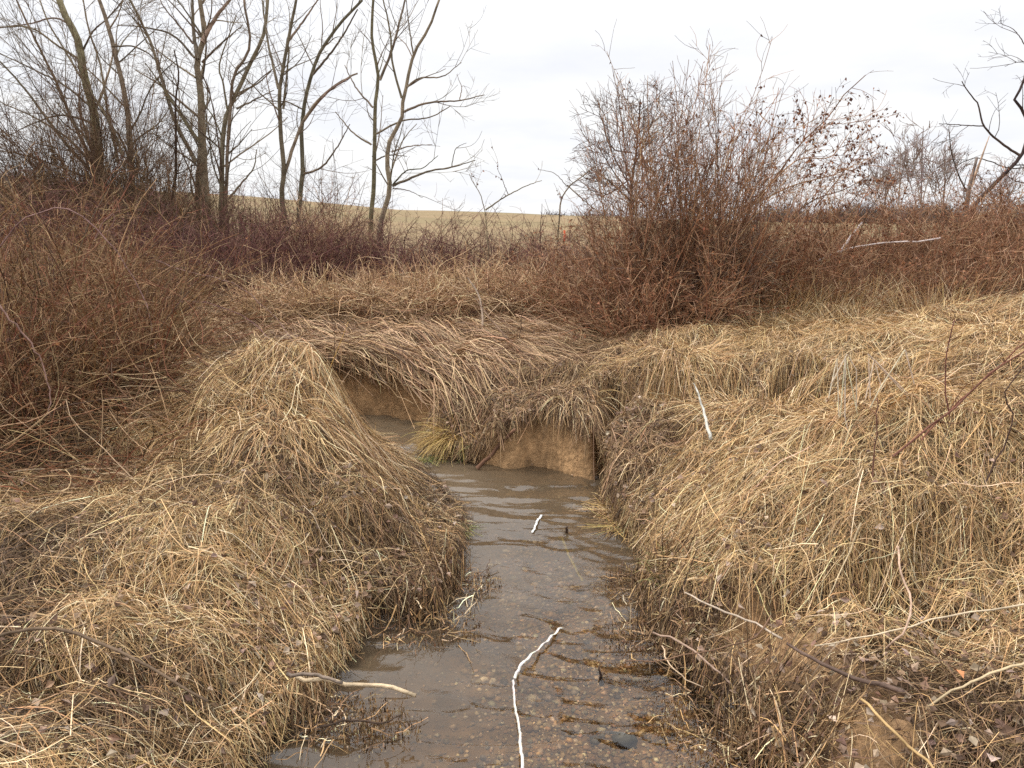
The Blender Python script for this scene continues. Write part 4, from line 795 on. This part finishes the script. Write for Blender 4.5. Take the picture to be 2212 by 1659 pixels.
# orange marker
t = thing('orange_stake', 'thin orange survey stake in the field beyond the brambles', 'stake', (*pd(*Z2(1470, 1560), 16)[:2], gz(pd(*Z2(1470, 1560), 16)[0], 16)))
a_ = Acc(); b0 = np.array(t.location); p1 = pd(*Z2(1472, 1480), 16); hh = max(p1[2] - b0[2], .3); tubes(a_, np.stack([b0, b0 + [0, 0, hh * .3], b0 + [.01, 0, hh * .5]]), np.full(3, .016), srgb(150, 110, 80)[None], 6); a_.build('post', M_twig, t)
a_ = Acc(); tubes(a_, np.stack([b0 + [0, 0, hh * .5], b0 + [.01, 0, hh * .75], b0 + [0, 0, hh]]), np.full(3, .022), srgb(245, 104, 66)[None], 6); a_.build('flagging', M_tape, t)
# measuring tape lying in the stream
def tape(name, label, pts, w_, cols, twist=.5, K=60, par=None):
    Q = resamp([px(*p) for p in pts], K); Q[1:-1, 0] += np.cumsum(R.normal(0, .0012, K - 2)) * 1; Q[:, 2] += .004 * np.sin(np.arange(K) * .6)
    T = unit(np.gradient(Q, axis=0)); side = unit(np.cross(T, [0, 0, 1.])); an = np.cumsum(R.normal(0, .25, K)) * twist; an = np.clip(an, -.8, .8)
    h = (side * np.cos(an)[:, None] + np.array([0, 0, 1.]) * np.sin(an)[:, None]) * w_ / 2; nrm = unit(np.cross(T, h)) * .0006
    V = np.stack([Q - h - nrm, Q + h - nrm, Q + h + nrm, Q - h + nrm], 1).reshape(-1, 3); k = (np.arange(K - 1) * 4)[:, None, None]; i = np.arange(4)[None]
    F = (np.stack([i[0], (i[0] + 1) % 4, (i[0] + 1) % 4 + 4, i[0] + 4], -1)[None] + k).reshape(-1, 4)
    F = np.concatenate([F, [[0, 1, 2, 3], [4 * K - 4, 4 * K - 3, 4 * K - 2, 4 * K - 1]]])
    return V, F, np.repeat(pal(cols, K, .05), 4, 0)
t = thing('measuring_tape', 'white tape lying along the shallow stream with a faint sunken stretch', 'tape', px(1130, 1659, 0))
o = np.array(t.location)
for nm, pts, w_, cols in (('tape_strip', [(1131,1700,.03),(1128,1659,.03),(1120,1560,.028),(1113,1500,.025),(1112,1465,.02)], .0095, [(206,202,194)]),
                          ('tape_strip', [(1112,1465,.02),(1130,1435,.022),(1160,1405,.022),(1185,1382,.018),(1215,1355,.0)], .011, [(206,202,194)]),
                          ('sunken_strip', [(1258,1255,-.02),(1240,1225,-.012),(1220,1190,-.008),(1205,1160,-.02)], .014, [(186,170,96)]),
                          ('tape_strip', [(1150,1150,.006),(1160,1132,.022),(1172,1112,.0)], .012, [(222,222,220)])):
    V, F, C = tape(nm, '', pts, w_, cols); mesh_obj(nm, V - o, F, C, M_tape, t, True)
# stones and snags in the water
p = px(1350, 1600, -.03)
V, F, C = stones('s', np.array([0.]), np.array([0.]), np.array([0.]), np.array([.06]), pal([(66,62,60)], 1)); ob = mesh_obj('stone', V * [1, .55, .7], F, C, M_stone, smooth_=True); ob.location = tuple(p); tag(ob, 'flat dark stone under the shallow water at the lower right', 'stone')
stick('snag', 'small dark snag standing out of the shallow water near the gravel', [(1300,1478,-.05),(1297,1462,0),(1294,1440,.04)], .022, .006, DARK, cat='snag')
stick('snag', 'tiny pale twig tip sticking out of the water above the gravel', [(1340,1410,-.08),(1338,1390,-.02),(1336,1358,.03)], .008, .005, [(150,120,96)], cat='snag')
stick('snag', 'small dark snag tip beside the ripples upstream', [(1222,1155,-.06),(1224,1150,0),(1225,1138,.05)], .03, .010, DARK, cat='snag')
# pale leaves that stand out
g = 'single pale leaves on the banks'
for c, r_, z, s, lab in ((568,1500,.26,.07,'large pale folded leaf on the grass above the left water edge'),(505,1255,.40,.05,'small whitish leaf lying on the matted grass left of the stream'),(775,1275,.34,.05,'pale leaf near the edge of the left bank'),(2060,1445,.30,.07,'orange brown folded leaf on the lower right bank'),(2150,1635,.26,.08,'grey leaf in the bottom right corner'),(1695,1290,.27,.06,'pale leaf in the sandy patch of the right bank')):
    p = px(c, r_, z); p[2] = max(p[2], float(gs(TOP, p[:1], p[1:2])[0]) + .04); a_ = Acc(); leaves(a_, np.zeros((1, 3)), s * .9, pal([(180,164,148) if 'orange' not in lab else (176,124,84)], 1, .05), False)
    ob = a_.build('fallen_leaf', M_leaf); ob.location = tuple(p); tag(ob, lab, 'leaf', g)
print('scene done', sum(len(o.data.vertices) for o in bpy.data.objects if o.type == 'MESH'))
